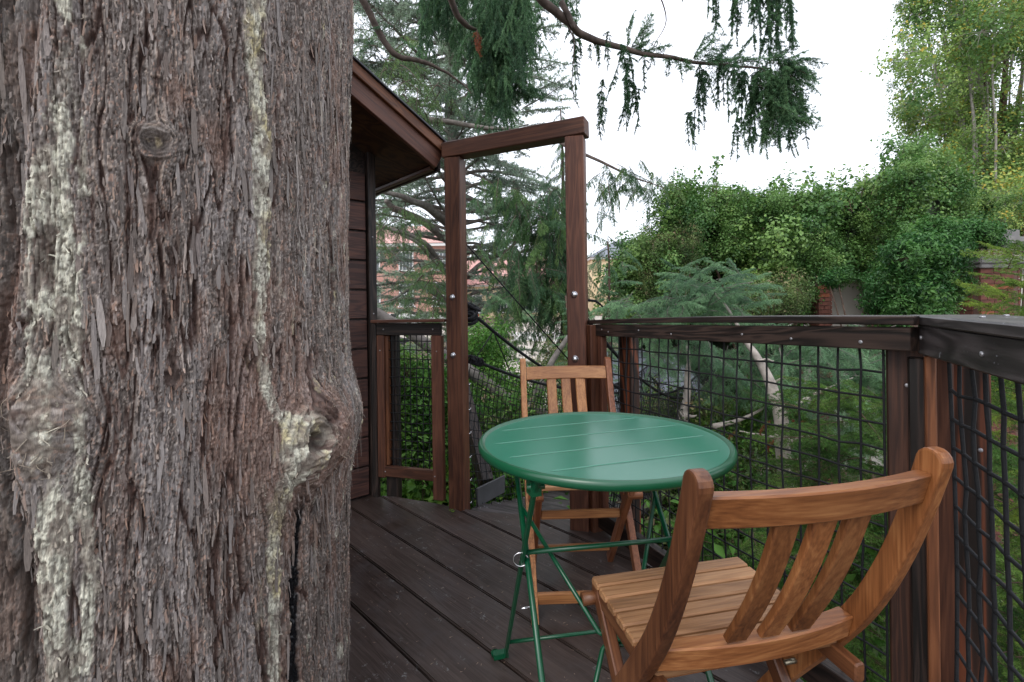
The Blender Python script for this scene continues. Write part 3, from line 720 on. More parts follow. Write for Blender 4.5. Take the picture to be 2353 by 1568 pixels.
# joists and rim under the boards
for s in np.linspace(-1.6, 2.0, 8):
    c = Vector((0, 0)) + PD * s
    a_ = c + PN * -0.9; b2_ = c + PN * 1.15
    pts = [a_, b2_]
    board('joist', deck, (a_.x, a_.y, -0.11), (b2_.x, b2_.y, -0.11), 0.04, 0.14, mat=STAIN_DARK)
for (a_, b2_) in (((-0.72, 2.66), (-0.12, 2.42)), ((-0.12, 2.42), (0.36, 2.28)), ((0.46, 2.10), (0.72, 1.42)), ((0.72, 1.42), (0.82, 0.95))):
    board('rim_joist', deck, (a_[0], a_[1], -0.13), (b2_[0], b2_[1], -0.13), 0.04, 0.18, mat=STAIN_DARK)
for (px_, py_) in ((0.70, 1.2), (-0.1, 2.3), (-1.6, 1.9), (-0.4, -0.8)):
    board('support_post', deck, (px_, py_, -3.2), (px_, py_, -0.22), 0.14, 0.14, up=(0, 1, 0), mat=STAIN_DARK)

# ================================================================== NET builder
def net_mesh(P, nu, nv, r, jit=0.0, seed=0, knot=1.7, n=5, sub=1):
    """P(u,v)->xyz, u,v in 0..1 ; nu columns, nv rows"""
    rg = np.random.default_rng(seed); mb = MB()
    G = np.array([[P(i / nu, j / nv) for j in range(nv + 1)] for i in range(nu + 1)], float)
    J = rg.normal(0, jit, G.shape); J[0] = 0; J[-1] = 0; J[:, 0] *= 0.3; J[:, -1] *= 0.3
    G = G + J
    for i in range(nu + 1): mb.tube(G[i], r, n=n, cap=False)
    for j in range(nv + 1): mb.tube(G[:, j], r, n=n, cap=False)
    oc = np.array([(1, 0, 0), (-1, 0, 0), (0, 1, 0), (0, -1, 0), (0, 0, 1), (0, 0, -1)], float)
    of = [(0, 2, 4), (2, 1, 4), (1, 3, 4), (3, 0, 4), (2, 0, 5), (1, 2, 5), (3, 1, 5), (0, 3, 5)]
    for i in range(nu + 1):
        for j in range(nv + 1): mb.add(G[i, j] + oc * r * knot, of, True)
    return mb

def lerp3(a, b_, t): return tuple(a[i] + (b_[i] - a[i]) * t for i in range(3))

# ================================================================== CABIN
cabin = empty('treehouse_cabin', (0, 0, 0), label='dark stained treehouse cabin with board siding and sloped roof behind the big trunk', cat='cabin')
WC = Vector((-0.778, 2.735, 0)); WD = Vector((-0.75, -0.66, 0)).normalized(); WN = Vector((0.66, -0.75, 0)).normalized()
slope = 0.57
def wall_top(s): return 1.88 + slope * s if s < 1.2 else 1.88 + slope * (2.4 - s)
for i in range(17):
    z0 = 0.012 + i * 0.1605
    z1 = z0 + 0.150
    s0, s1 = 0.03, 2.35
    if z1 > 1.88:
        s0 = max(s0, (z1 - 1.88) / slope + 0.05); s1 = min(s1, 2.4 - (z1 - 1.88) / slope - 0.05)
    if s1 - s0 < 0.15: break
    a_ = WC + WD * s0; b2_ = WC + WD * s1
    zc = (z0 + z1) / 2
    board('siding_board', cabin, (a_.x, a_.y, zc), (b2_.x, b2_.y, zc), 0.150, 0.019, up=(WN.x, WN.y, 0), mat=SIDING, bev=0.003)
    for ss in (0.12, 0.75, 1.4):
        p = WC + WD * (s0 + ss) + WN * 0.0095
        screw(cabin, (p.x, p.y, zc + 0.05), WN)
# dark sheathing behind the boards, and the hidden side walls
mb = MB()
def wallpoly(mb, s0, s1, off, thick):
    pts = [(s0, -0.1)] + [(s1, -0.1), (s1, wall_top(s1) - 0.01)] + ([(1.2, wall_top(1.2) - 0.01)] if s0 < 1.2 < s1 else []) + [(s0, wall_top(s0) - 0.01)]
    n = len(pts); V = []
    for q in (off, off - thick):
        for s, z in pts: p = WC + WD * s + WN * q; V.append((p.x, p.y, z))
    F = [tuple(range(n)), tuple(range(2 * n - 1, n - 1, -1))] + [(i, i + n, (i + 1) % n + n, (i + 1) % n) for i in range(n)]
    mb.add(V, F)
wallpoly(mb, 0.01, 2.4, -0.013, 0.06); mb.build('wall_sheathing', STAIN_DARK, cabin)
board('corner_trim', cabin, (WC.x + WN.x * 0.006, WC.y + WN.y * 0.006, 0.0), (WC.x + WN.x * 0.006, WC.y + WN.y * 0.006, 1.885), 0.045, 0.045, up=(WN.x, WN.y, 0), mat=STAIN_DARK)
for z in (0.35, 0.62, 1.0, 1.42):
    screw(cabin, (WC.x + WN.x * 0.029, WC.y + WN.y * 0.029, z), WN)
SD = -WN  # cabin depth direction (away)
for i in range(12):
    z0 = 0.012 + i * 0.1605
    if z0 + 0.15 > 1.80: break
    a_ = WC + SD * 0.03 - WD * 0.012; b2_ = WC + SD * 1.9 - WD * 0.012
    board('side_siding_board', cabin, (a_.x, a_.y, z0 + 0.075), (b2_.x, b2_.y, z0 + 0.075), 0.150, 0.019, up=(-WD.x, -WD.y, 0), mat=SIDING)
# roof: rake board from corner P1 up-left
RK1 = Vector((-0.365, 2.60, 1.745)); Rr_dir = Vector((WD.x, WD.y, slope)).normalized()
ridge = RK1 + Rr_dir * (1.62 / math.hypot(1, 0) )
def rf(s, back, z): p = RK1 + WD * s + SD * back; return (p.x, p.y, RK1.z + slope * (s if s < 1.6 else 3.2 - s) + z)
def slab(mb, s0, s1, b0, b1, z0, z1):
    V = [rf(s, b_, z) for z in (z0, z1) for (s, b_) in ((s0, b0), (s1, b0), (s1, b1), (s0, b1))]
    mb.add(V, [(3, 2, 1, 0), (4, 5, 6, 7), (0, 1, 5, 4), (1, 2, 6, 5), (2, 3, 7, 6), (3, 0, 4, 7)])
def roof_board(name, s0, s1, back, zc, h, t, mat):
    board(name, cabin, rf(s0, back, zc), rf(s1, back, zc), t, h, mat=mat, up=(0, 0, 1), bev=0.003)
roof_board('rake_board', 0.0, 1.595, 0.0, 0.070, 0.140, 0.025, STAIN_RED)
roof_board('rake_trim', -0.015, 1.595, -0.022, 0.118, 0.050, 0.018, STAIN_ORANGE)
roof_board('far_rake_board', 1.605, 3.2, 0.0, 0.070, 0.140, 0.025, STAIN_RED)
mb = MB(); slab(mb, 0.02, 1.6, 0.015, 2.3, 0.012, 0.03); slab(mb, 1.6, 3.2, 0.015, 2.3, 0.012, 0.03); mb.build('soffit', SOFFIT, cabin)
mb = MB(); slab(mb, -0.03, 1.6, -0.045, 2.35, 0.148, 0.156); slab(mb, 1.6, 3.23, -0.045, 2.35, 0.148, 0.156); mb.build('roof_sheet', ROOFEDGE, cabin)
a_ = rf(0.0, 0.014, 0.065); b2_ = rf(0.0, 2.3, 0.065)
board('eave_board', cabin, a_, b2_, 0.022, 0.125, mat=STAIN_DARK)
a_ = rf(0.03, 0.03, 0.0); b2_ = rf(0.03, 2.28, 0.0)
board('eave_batten', cabin, a_, b2_, 0.03, 0.02, mat=STAIN)

# ================================================================== SMALL RAILING PANEL (left)
pan = empty('railing_panel', (0, 0, 0), label='short framed railing panel with black rope net between cabin corner and gateway post', cat='railing')
A = Vector((-0.765, 2.715, 0)); B = Vector((-0.345, 2.585, 0)); D = (B - A).normalized(); Nf = Vector((D.y, -D.x, 0))
def pp(s, z, off=0.0): q = A + D * s + Nf * off; return (q.x, q.y, z)
Lp = (B - A).length
board('cap_board', pan, pp(0.02, 0.958, 0.015), pp(Lp + 0.012, 0.962, 0.015), 0.085, 0.016, mat=STAIN_RED)
board('top_rail', pan, pp(0.03, 0.915), pp(Lp - 0.03, 0.915), 0.030, 0.065, mat=STAIN_DARK)
board('bottom_rail', pan, pp(0.07, 0.145), pp(Lp - 0.03, 0.145), 0.030, 0.055, mat=STAIN)
board('stile', pan, pp(0.052, 0.11), pp(0.052, 0.882), 0.045, 0.030, up=(Nf.x, Nf.y, 0), mat=STAIN)
board('stile', pan, pp(Lp - 0.052, 0.02), pp(Lp - 0.052, 0.882), 0.060, 0.034, up=(Nf.x, Nf.y, 0), mat=STAIN_RED)
board('wall_post', pan, pp(0.09, -0.10, -0.05), pp(0.09, 0.93, -0.05), 0.07, 0.05, up=(Nf.x, Nf.y, 0), mat=STAIN_DARK)
board('wall_batten', pan, pp(0.012, -0.02, 0.0), pp(0.012, 0.945, 0.0), 0.03, 0.03, up=(Nf.x, Nf.y, 0), mat=STAIN_DARK)
board('nailing_strip', pan, pp(0.083, 0.175, -0.012), pp(0.083, 0.880, -0.012), 0.018, 0.03, up=(Nf.x, Nf.y, 0), mat=STAIN_ORANGE)
mb = net_mesh(lambda u, v: pp(0.075 + u * (Lp - 0.15), 0.165 + v * 0.735, -0.012 + 0.004 * math.sin(u * 9 + v * 7)), 8, 15, 0.0028, 0.0018, 4)
mb.build('net', CORD, pan)
for s, z in ((0.075, 0.915), (Lp - 0.07, 0.915), (0.052, 0.80), (Lp - 0.05, 0.80), (0.075, 0.145), (Lp - 0.07, 0.145)): screw(pan, pp(s, z, 0.017), Nf)

# ================================================================== GATEWAY
gate = empty('gateway', (0, 0, 0), label='tall square timber gateway of two posts and a lintel at the deck edge', cat='gateway')
G1 = Vector((-0.285, 2.560, 0)); G2 = Vector((0.305, 2.300, 0)); GD = (G2 - G1).normalized(); GN = Vector((GD.y, -GD.x, 0))
zt = 1.795
for g, mm in ((G1, STAIN), (G2, STAIN_RED)):
    board('post', gate, (g.x, g.y, -0.25), (g.x, g.y, zt if g is G1 else zt + 0.012), 0.086, 0.086, up=(GN.x * 0.93 + 0.1, GN.y, 0), mat=mm, bev=0.004)
e0 = G1 - GD * 0.055; e1 = G2 + GD * 0.055
board('lintel', gate, (e0.x, e0.y, zt + 0.042), (e1.x, e1.y, zt + 0.055), 0.088, 0.080, mat=STAIN, bev=0.004)
mbolt = MB()
mbolt.tube([(0, 0, -0.004), (0, 0, 0.0015)], [0.0165, 0.0165], n=20)
mbolt.tube([(0, 0, 0.0015), (0, 0, 0.006), (0, 0, 0.010), (0, 0, 0.0125), (0, 0, 0.0132)], [0.0150, 0.0138, 0.0105, 0.0055, 0.001], n=20)
BOLT = mbolt.mesh('bolt', STEEL)
for g in (G1, G2):
    for z in (1.080, 0.785):
        q = g + GN * 0.0435 - GD * 0.004
        o = bpy.data.objects.new('bolt', BOLT); link(o, gate)
        o.matrix_basis = Matrix.Translation((q.x, q.y, z - (0.0 if g is G1 else 0.0))) @ GN.to_track_quat('Z', 'Y').to_matrix().to_4x4()

# ================================================================== LONG RAILING (back right)
rail = empty('net_railing', (0, 0, 0), label='long dark timber railing with black rope net running from the gateway to the corner post', cat='railing')
RA = Vector((0.385, 2.275, 0)); RB = Vector((0.868, 1.115, 0)); RD = (RB - RA).normalized(); RN = Vector((RD.y, -RD.x, 0))  # RN faces the deck
if RN.dot(Vector((0, 1, 0)) - RA) < 0: RN = -RN
RL = (RB - RA).length
def rp_(s, z, off=0.0): q = RA + RD * (s * RL) + RN * off; return (q.x, q.y, z)
# the cap is bowed upwards: three lengths of one bent board
def bent_board(name, parent, P, w_, t_, side, mat):
    """bent board through points P (centres of its section)"""
    P = np.array(P, float); n = len(P); V = []; side = np.array(side, float)
    c = 0.002
    prof = [(-w_ / 2 + c, -t_ / 2), (w_ / 2 - c, -t_ / 2), (w_ / 2, -t_ / 2 + c), (w_ / 2, t_ / 2 - c), (w_ / 2 - c, t_ / 2), (-w_ / 2 + c, t_ / 2), (-w_ / 2, t_ / 2 - c), (-w_ / 2, -t_ / 2 + c)]
    d = P[-1] - P[0]; L = np.linalg.norm(d); x = d / L; zax = np.array([0, 0, 1.0]); y = np.cross(zax, x); y /= np.linalg.norm(y); zz = np.cross(x, y)
    Rm = np.stack([x, y, zz], 1)
    for p in P:
        for a_, b_ in prof:
            wv = p + y * a_ + np.array([0, 0, 1.0]) * b_
            V.append(Rm.T @ (wv - P[0]))
    F = [tuple(range(7, -1, -1)), tuple((n - 1) * 8 + j for j in range(8))]
    for i in range(n - 1):
        for j in range(8): F.append((i * 8 + j, i * 8 + (j + 1) % 8, (i + 1) * 8 + (j + 1) % 8, (i + 1) * 8 + j))
    me = bpy.data.meshes.new(name); me.from_pydata([tuple(v) for v in V], [], F); me.materials.append(mat); me.update()
    o = bpy.data.objects.new(name, me); link(o, parent)
    M = Matrix([list(Rm[i]) + [P[0][i]] for i in range(3)] + [[0, 0, 0, 1]]); o.matrix_basis = M
    return o
cap_z = lambda s: 0.953 + 0.036 * s + 0.006 * math.sin(PI * s)
bent_board('cap_board', rail, [rp_(s, cap_z(s), -0.045) for s in np.linspace(-0.035, 1.035, 14)], 0.135, 0.0195, RN, STAIN_DARK)
bent_board('top_rail', rail, [rp_(s, 0.917 + 0.031 * s, 0.0) for s in np.linspace(0.02, 1.028, 6)], 0.036, 0.052, RN, STAIN_DARK)
bent_board('bottom_rail', rail, [rp_(s, 0.060 + 0.005 * s, 0.0) for s in np.linspace(0.02, 0.97, 6)], 0.036, 0.075, RN, STAIN_DARK)
def vpost(name, parent, s, off, z0, z1, w_, t_, mat):
    q0 = rp_(s, z0, off); q1 = rp_(s, z1, off)
    return board(name, parent, q0, q1, w_, t_, up=(RN.x, RN.y, 0), mat=mat)
vpost('end_post', rail, 0.0, 0.002, -0.2, 0.94, 0.05, 0.085, STAIN)
vpost('nailing_strip', rail, 0.040, 0.0, 0.10, 0.89, 0.03, 0.03, STAIN_RED)
vpost('outer_post', rail, 0.115, -0.075, -0.3, 0.935, 0.085, 0.045, CHARRED)
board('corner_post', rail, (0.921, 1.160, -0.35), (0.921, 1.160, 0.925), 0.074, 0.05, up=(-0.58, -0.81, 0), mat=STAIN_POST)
mb = net_mesh(lambda u, v: rp_(0.045 + u * 0.925, 0.085 + v * (0.815 + 0.026 * u), -0.012 + 0.010 * math.sin(v * PI) * math.sin(u * PI)), 22, 14, 0.0029, 0.0015, 9)
mb.build('net', CORD, rail)
for s in (0.06, 0.10, 0.27, 0.42, 0.67, 0.80, 0.945): screw(rail, rp_(s, 0.912 + 0.03 * s + random.uniform(-0.004, 0.012), 0.0185), RN, SCREW_BIG if s > 0.9 else SCREW_ME)

# ================================================================== RIGHT RAILING
rr2 = empty('net_railing', (0, 0, 0), label='near right railing with a wide cap board seen from above and coarse black rope net', cat='railing')
QA = Vector((0.905, 1.068, 0)); QD = Vector((-0.42, -0.907, 0)).normalized(); QN = Vector((QD.y, -QD.x, 0))
if QN.dot(-QA) < 0: QN = -QN
QL = 1.5
def qp(s, z, off=0.0): q = QA + QD * s + QN * off; return (q.x, q.y, z)
# mitred cap
capo = board('cap_board', rr2, qp(-0.07, 0.990, -0.052), qp(QL, 0.985, -0.052), 0.150, 0.021, mat=CAPWOOD)
board('top_rail', rr2, qp(-0.025, 0.947, 0.0), qp(QL, 0.943, 0.0), 0.036, 0.064, mat=CAPWOOD)
board('bottom_rail', rr2, qp(0.03, 0.065, 0.0), qp(QL, 0.065, 0.0), 0.036, 0.075, mat=STAIN_DARK)
board('corner_post', rr2, (0.914, 1.122, -0.3), (0.914, 1.122, 0.905), 0.030, 0.040, up=(-0.6, -0.8, 0), mat=STAIN_DARK)
board('nailing_strip', rr2, (0.910, 1.080, 0.10), (0.910, 1.080, 0.914), 0.020, 0.045, up=(-0.60, -0.80, 0), mat=STAIN_ORANGE)
board('outer_post', rr2, (0.975, 1.125, -0.4), (0.975, 1.125, 0.970), 0.040, 0.045, up=(-0.65, -0.75, 0), mat=STAIN)
board('outer_post', rr2, (1.040, 1.128, -0.4), (1.040, 1.128, 0.970), 0.070, 0.045, up=(-0.67, -0.74, 0), mat=CHARRED)
board('far_post', rr2, qp(QL - 0.05, -0.4, -0.05), qp(QL - 0.05, 0.970, -0.05), 0.088, 0.088, up=(QN.x, QN.y, 0), mat=STAIN)
mb = net_mesh(lambda u, v: qp(0.062 + u * (QL - 0.12), 0.085 + v * 0.825, -0.010 - 0.008 * math.sin(v * PI)), 25, 14, 0.0036, 0.0016, 19, knot=1.5, n=6)
mb.build('net', CORD, rr2)
# twisted lay of the vertical cords
screw(rr2, (1.032, 1.095, 0.70), (-0.67, -0.74, 0), SCREW_BIG)
screw(rr2, qp(0.0, 0.952, 0.019), QN, SCREW_BIG); screw(rr2, qp(0.30, 0.945, 0.019), QN, SCREW_BIG); screw(rr2, (0.898, 1.128, 0.84), (-0.55, -0.83, 0), SCREW_BIG)
screw(rr2, qp(0.06, 1.0015, -0.10), (0, 0, 1), SCREW_BIG); screw(rr2, qp(0.16, 1.0015, -0.03), (0, 0, 1), SCREW_BIG)

# ================================================================== ROPE BRIDGE
bridge = empty('rope_bridge', (0, 0, 0), label='rope footbridge with black net sides leaving the deck through the gateway', cat='bridge')
BD = Vector((0.50, 0.866, 0)).normalized(); BN = Vector((BD.y, -BD.x, 0))     # BN points right
B0 = Vector((-0.215, 2.575, 0))
WB = 0.58
def bz(s): return -0.015 - 0.30 * s + 0.055 * s * s
for i in range(38):
    s = 0.05 + i * 0.118
    if s > 4.4: break
    a_ = B0 + BD * s + BN * -0.02; b2_ = B0 + BD * s + BN * (WB + 0.05)
    board('bridge_plank', bridge, (a_.x, a_.y, bz(s) - 0.012), (b2_.x, b2_.y, bz(s) - 0.012), 0.108, 0.03, up=(0, 0, 1), mat=CAPWOOD)
def side(u, v, off, L=4.4, h0=0.76):
    s = u * L; q = B0 + BD * s + BN * off
    top = h0 - 0.36 * s + 0.068 * s * s
    bot = bz(s)
    bulge = -0.05 * math.sin(v * PI) * (1 if off < 0.2 else -1)
    return (q.x + BN.x * bulge, q.y + BN.y * bulge, bot + (top - bot) * v)
net_mesh(lambda u, v: side(u, v, 0.0), 100, 17, 0.0021, 0.0020, 31, knot=1.6, n=4).build('side_net', CORD, bridge)
net_mesh(lambda u, v: side(u, v, WB), 100, 17, 0.0021, 0.0020, 32, knot=1.6, n=4).build('side_net', CORD, bridge)
for off in (0.0, WB):
    mb = MB(); mb.tube([side(u, 1.0, off) for u in np.linspace(0, 1, 40)], 0.009, n=8); mb.build('net_rope', ROPE, bridge)
# suspension rope, high over the left side, and its hangers
def susp(s, off): q = B0 + BD * s + BN * off; return (q.x, q.y, 1.02 - 0.54 * s + 0.082 * s * s)
for off in (-0.02, WB + 0.02):
    mb = MB(); mb.tube([susp(s, off) for s in np.linspace(0.1, 4.4, 40)], 0.0095, n=10); mb.build('main_rope', ROPE, bridge)
    for s in (0.25, 1.0, 1.75, 2.6, 3.5):
        for ds in (-0.22, 0.16):
            mb = MB(); t_ = side((s + ds) / 4.4, 1.0, 0.0 if off < 0.2 else WB) if s + ds > 0 else side(0, 1, 0.0 if off < .2 else WB)
            mb.tube([susp(s, off), t_], 0.0035, n=6); mb.build('hanger_rope', ROPE, bridge)
# thin guy line from the tree down across the opening
mb = MB(); mb.tube([(-0.28, 3.1, 1.42), (0.42, 3.7, 0.62)], 0.0045, n=6); mb.build('guy_line', ROPE, bridge)
# knotted bundle where the ropes are tied off, with a red strap
mb = MB(); rg = np.random.default_rng(6)
for k in range(7):
    c = np.array([-0.222 + rg.normal(0, 0.008), 2.70 + rg.normal(0, 0.02), 1.03 - k * 0.012])
    t = np.linspace(0, 2 * PI, 16, endpoint=False); ax = rg.normal(0, 0.5, 3)
    R_ = 0.028 + rg.normal(0, 0.004)
    mb.tube([c + np.array([R_ * math.cos(a), R_ * math.sin(a) * 0.8, R_ * 0.6 * math.sin(a + ax[0])]) for a in t], 0.009, n=8, closed=True)
mb.build('rope_knot', ROPE, bridge)
mb = MB()
for k in range(3): mb.tube([(-0.225 + 0.014 * k, 2.72, 1.01), (-0.222 + 0.016 * k, 2.72, 0.955 + 0.01 * k), (-0.21 + 0.014 * k, 2.72, 0.985)], 0.005, n=6)
mb.build('red_strap', REDROPE, bridge)
mb = MB()
for k in range(4):
    t = np.linspace(0, 2 * PI, 14, endpoint=False)
    mb.tube([np.array([-0.222 + 0.016 * k, 2.60, 0.755 - 0.006 * k]) + np.array([0.018 * math.cos(a), 0.004 * k, 0.018 * math.sin(a)]) for a in t], 0.007, n=8, closed=True)
mb.build('rope_knot', ROPE, bridge)
sh = MB(); t = np.linspace(-0.3, PI + 0.3, 12); sh.tube([(0.012 * math.cos(a), 0, 0.012 * math.sin(a)) for a in t], 0.0028, n=8)
SH = sh.mesh('shackle', STEEL)
for (x, y, z, ry) in [(-0.236, 2.60, zz, 0.4) for zz in (0.63, 0.50, 0.375, 0.25, 0.13, 0.01)] + [(-0.236, 2.60, 0.735, 3.0), (-0.205, 2.62, 0.74, 3.3), (-0.18, 2.64, 0.73, 3.1)]:
    o = bpy.data.objects.new('shackle', SH); link(o, bridge); o.location = (x, y, z); o.rotation_euler = (0, ry + PI, 0.4)
board('kick_board', bridge, (-0.20, 2.62, 0.02), (-0.06, 2.86, 0.005), 0.012, 0.10, mat=GREYBOARD)
board('leaning_timber', bridge, (-0.16, 2.78, 0.04), (-0.36, 3.25, 0.62), 0.07, 0.09, mat=STAIN_DARK)

# ================================================================== TABLE
TX, TY, TYAW = 0.208, 1.168, 0.31
table = empty('bistro_table', (TX, TY, 0), TYAW, label='round green metal folding bistro table with pressed grooves in its top', cat='table')
RT = 0.278; ZT = 0.715
# top sheet with four pressed grooves (rows follow the grooves)
gy_ = [-0.165, -0.055, 0.055, 0.165]
ys = set(np.linspace(-RT, RT, 60).round(5))
for g in gy_:
    ys = {y for y in ys if abs(y - g) > 0.006}
    ys |= set(np.round(g + np.array([-0.0055, -0.0026, -0.0020, 0, 0.0020, 0.0026, 0.0055]), 5))
ys = np.array(sorted(ys)); ys[0] += 1e-4; ys[-1] -= 1e-4
ns = 90; V = []; F = []
for y in ys:
    hw = math.sqrt(max(RT * RT - y * y, 1e-8))
    for i in range(ns + 1):
        x = hw * math.sin(PI / 2 * (2 * i / ns - 1))
        d = 0
        for g in gy_:
            hwg = math.sqrt(RT * RT - g * g) - 0.032
            if abs(y - g) < 0.0023 and abs(x) < hwg: d = -0.012
        V.append((x, y, ZT + d))
for j in range(len(ys) - 1):
    for i in range(ns):
        a_ = j * (ns + 1) + i; q_ = (a_, a_ + 1, a_ + ns + 2, a_ + ns + 1)
        low = sum(V[k_][2] < ZT - 0.005 for k_ in q_)
        if low == 4: continue          # the slot is open; only its turned-down edges remain
        F.append(q_)
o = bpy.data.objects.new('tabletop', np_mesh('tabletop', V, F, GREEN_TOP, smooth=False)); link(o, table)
prof = [(RT - 0.003, ZT - 0.0005), (RT + 0.0005, ZT + 0.0012), (RT + 0.004, ZT + 0.0042), (RT + 0.008, ZT + 0.0045), (RT + 0.0115, ZT + 0.002), (RT + 0.0135, ZT - 0.003), (RT + 0.0135, ZT - 0.009),
        (RT + 0.011, ZT - 0.0145), (RT + 0.006, ZT - 0.0165), (RT + 0.002, ZT - 0.0155), (RT - 0.004, ZT - 0.0155)]
nl = 128; V = []; F = []
for (r_, z_) in prof:
    for i in range(nl): V.append((r_ * math.cos(2 * PI * i / nl), r_ * math.sin(2 * PI * i / nl), z_))
for j in range(len(prof) - 1):
    for i in range(nl): F.append((j * nl + i, (j + 1) * nl + i, (j + 1) * nl + (i + 1) % nl, j * nl + (i + 1) % nl))
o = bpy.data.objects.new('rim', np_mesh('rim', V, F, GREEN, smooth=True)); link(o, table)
FY = 0.155 - TYAW          # leg frame sits a little askew
fr = Matrix.Rotation(FY, 4, 'Z')
def fp(x, y, z): v = fr @ Vector((x - 0.009, y, z)); return (v.x, v.y, v.z)
hw = 0.186
def LA(z): return -0.172 + (0.322 + 0.172) * (0.69 - z) / 0.69
def LB(z): return 0.205 + (-0.400 - 0.205) * (0.69 - z) / 0.69
for sx in (-1, 1):
    # flat bar leg
    p0 = fp(sx * hw, LA(0.70), 0.70); p1 = fp(sx * hw, LA(0.015), 0.015)
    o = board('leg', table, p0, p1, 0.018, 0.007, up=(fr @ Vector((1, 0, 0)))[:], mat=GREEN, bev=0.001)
    p0 = fp(sx * (hw - 0.011), LB(0.70), 0.70); p1 = fp(sx * (hw - 0.011), LB(0.0), 0.0)
    mb = MB(); mb.tube([p0, p1], 0.0068, n=10); mb.build('leg', GREEN, table)
    mb = MB(); p1 = fp(sx * hw, LA(0.008) + 0.0, 0.008); p2 = fp(sx * hw - 0.028, LA(0.0) + 0.012, 0.006)
    mb.box(((p1[0] + p2[0]) / 2, (p1[1] + p2[1]) / 2, 0.008), (0.044, 0.022, 0.014)); mb.tube([(p2[0], p2[1], 0.0), (p2[0], p2[1], 0.012)], 0.012, n=14)
    mb.build('foot', GREEN, table)
    mb = MB(); c0 = fp(sx * hw, LA(0.66), 0.672); mb.box(c0, (0.022, 0.03, 0.03)); mb.tube([fp(sx * (hw + 0.016), LA(0.672), 0.675), fp(sx * (hw - 0.02), LA(0.672), 0.675)], 0.006, n=10); mb.build('bracket', GREEN, table)
    mb = MB()
    zc = 0.345; mb.tube([fp(sx * (hw + 0.006), (LA(zc) + LB(zc)) / 2, zc), fp(sx * (hw - 0.014), (LA(zc) + LB(zc)) / 2, zc)], 0.003, n=8); mb.build('rivet', STEEL, table)
def bar(name, pts, r=0.0052): 
    mb = MB(); mb.tube([fp(*p) for p in pts], r, n=8); return mb.build(name, GREEN, table)
bar('crossbar', [(-hw, LA(0.475), 0.475), (hw, LA(0.475), 0.475)], 0.0058)
bar('crossbar', [(-hw, LA(0.085), 0.085), (hw, LA(0.085), 0.085)])
h2 = hw - 0.011
bar('brace', [(-h2, LB(0.545), 0.545), (-0.040, LB(0.335), 0.335), (-0.034, LB(0.332), 0.332), (0.034, LB(0.332), 0.332), (0.040, LB(0.335), 0.335), (h2, LB(0.545), 0.545)])
bar('brace', [(-h2, LB(0.115), 0.115), (-0.040, LB(0.312), 0.312), (-0.034, LB(0.316), 0.316), (0.034, LB(0.316), 0.316), (0.040, LB(0.312), 0.312), (h2, LB(0.115), 0.115)])
for y in (LA(0.69), LB(0.69)): bar('support_bar', [(-hw, y, 0.692), (hw, y, 0.692)], 0.006)
rgm = MB(); t = np.linspace(0, 2 * PI, 32, endpoint=False); c0 = fp(-hw - 0.004, LA(0.44) - 0.010, 0.452)
rgm.tube([(c0[0] + 0.0155 * math.cos(a), c0[1] - 0.006 * math.cos(a), c0[2] + 0.0155 * math.sin(a)) for a in t], 0.0019, n=8, closed=True)
rgm.build('locking_ring', STEEL, table)

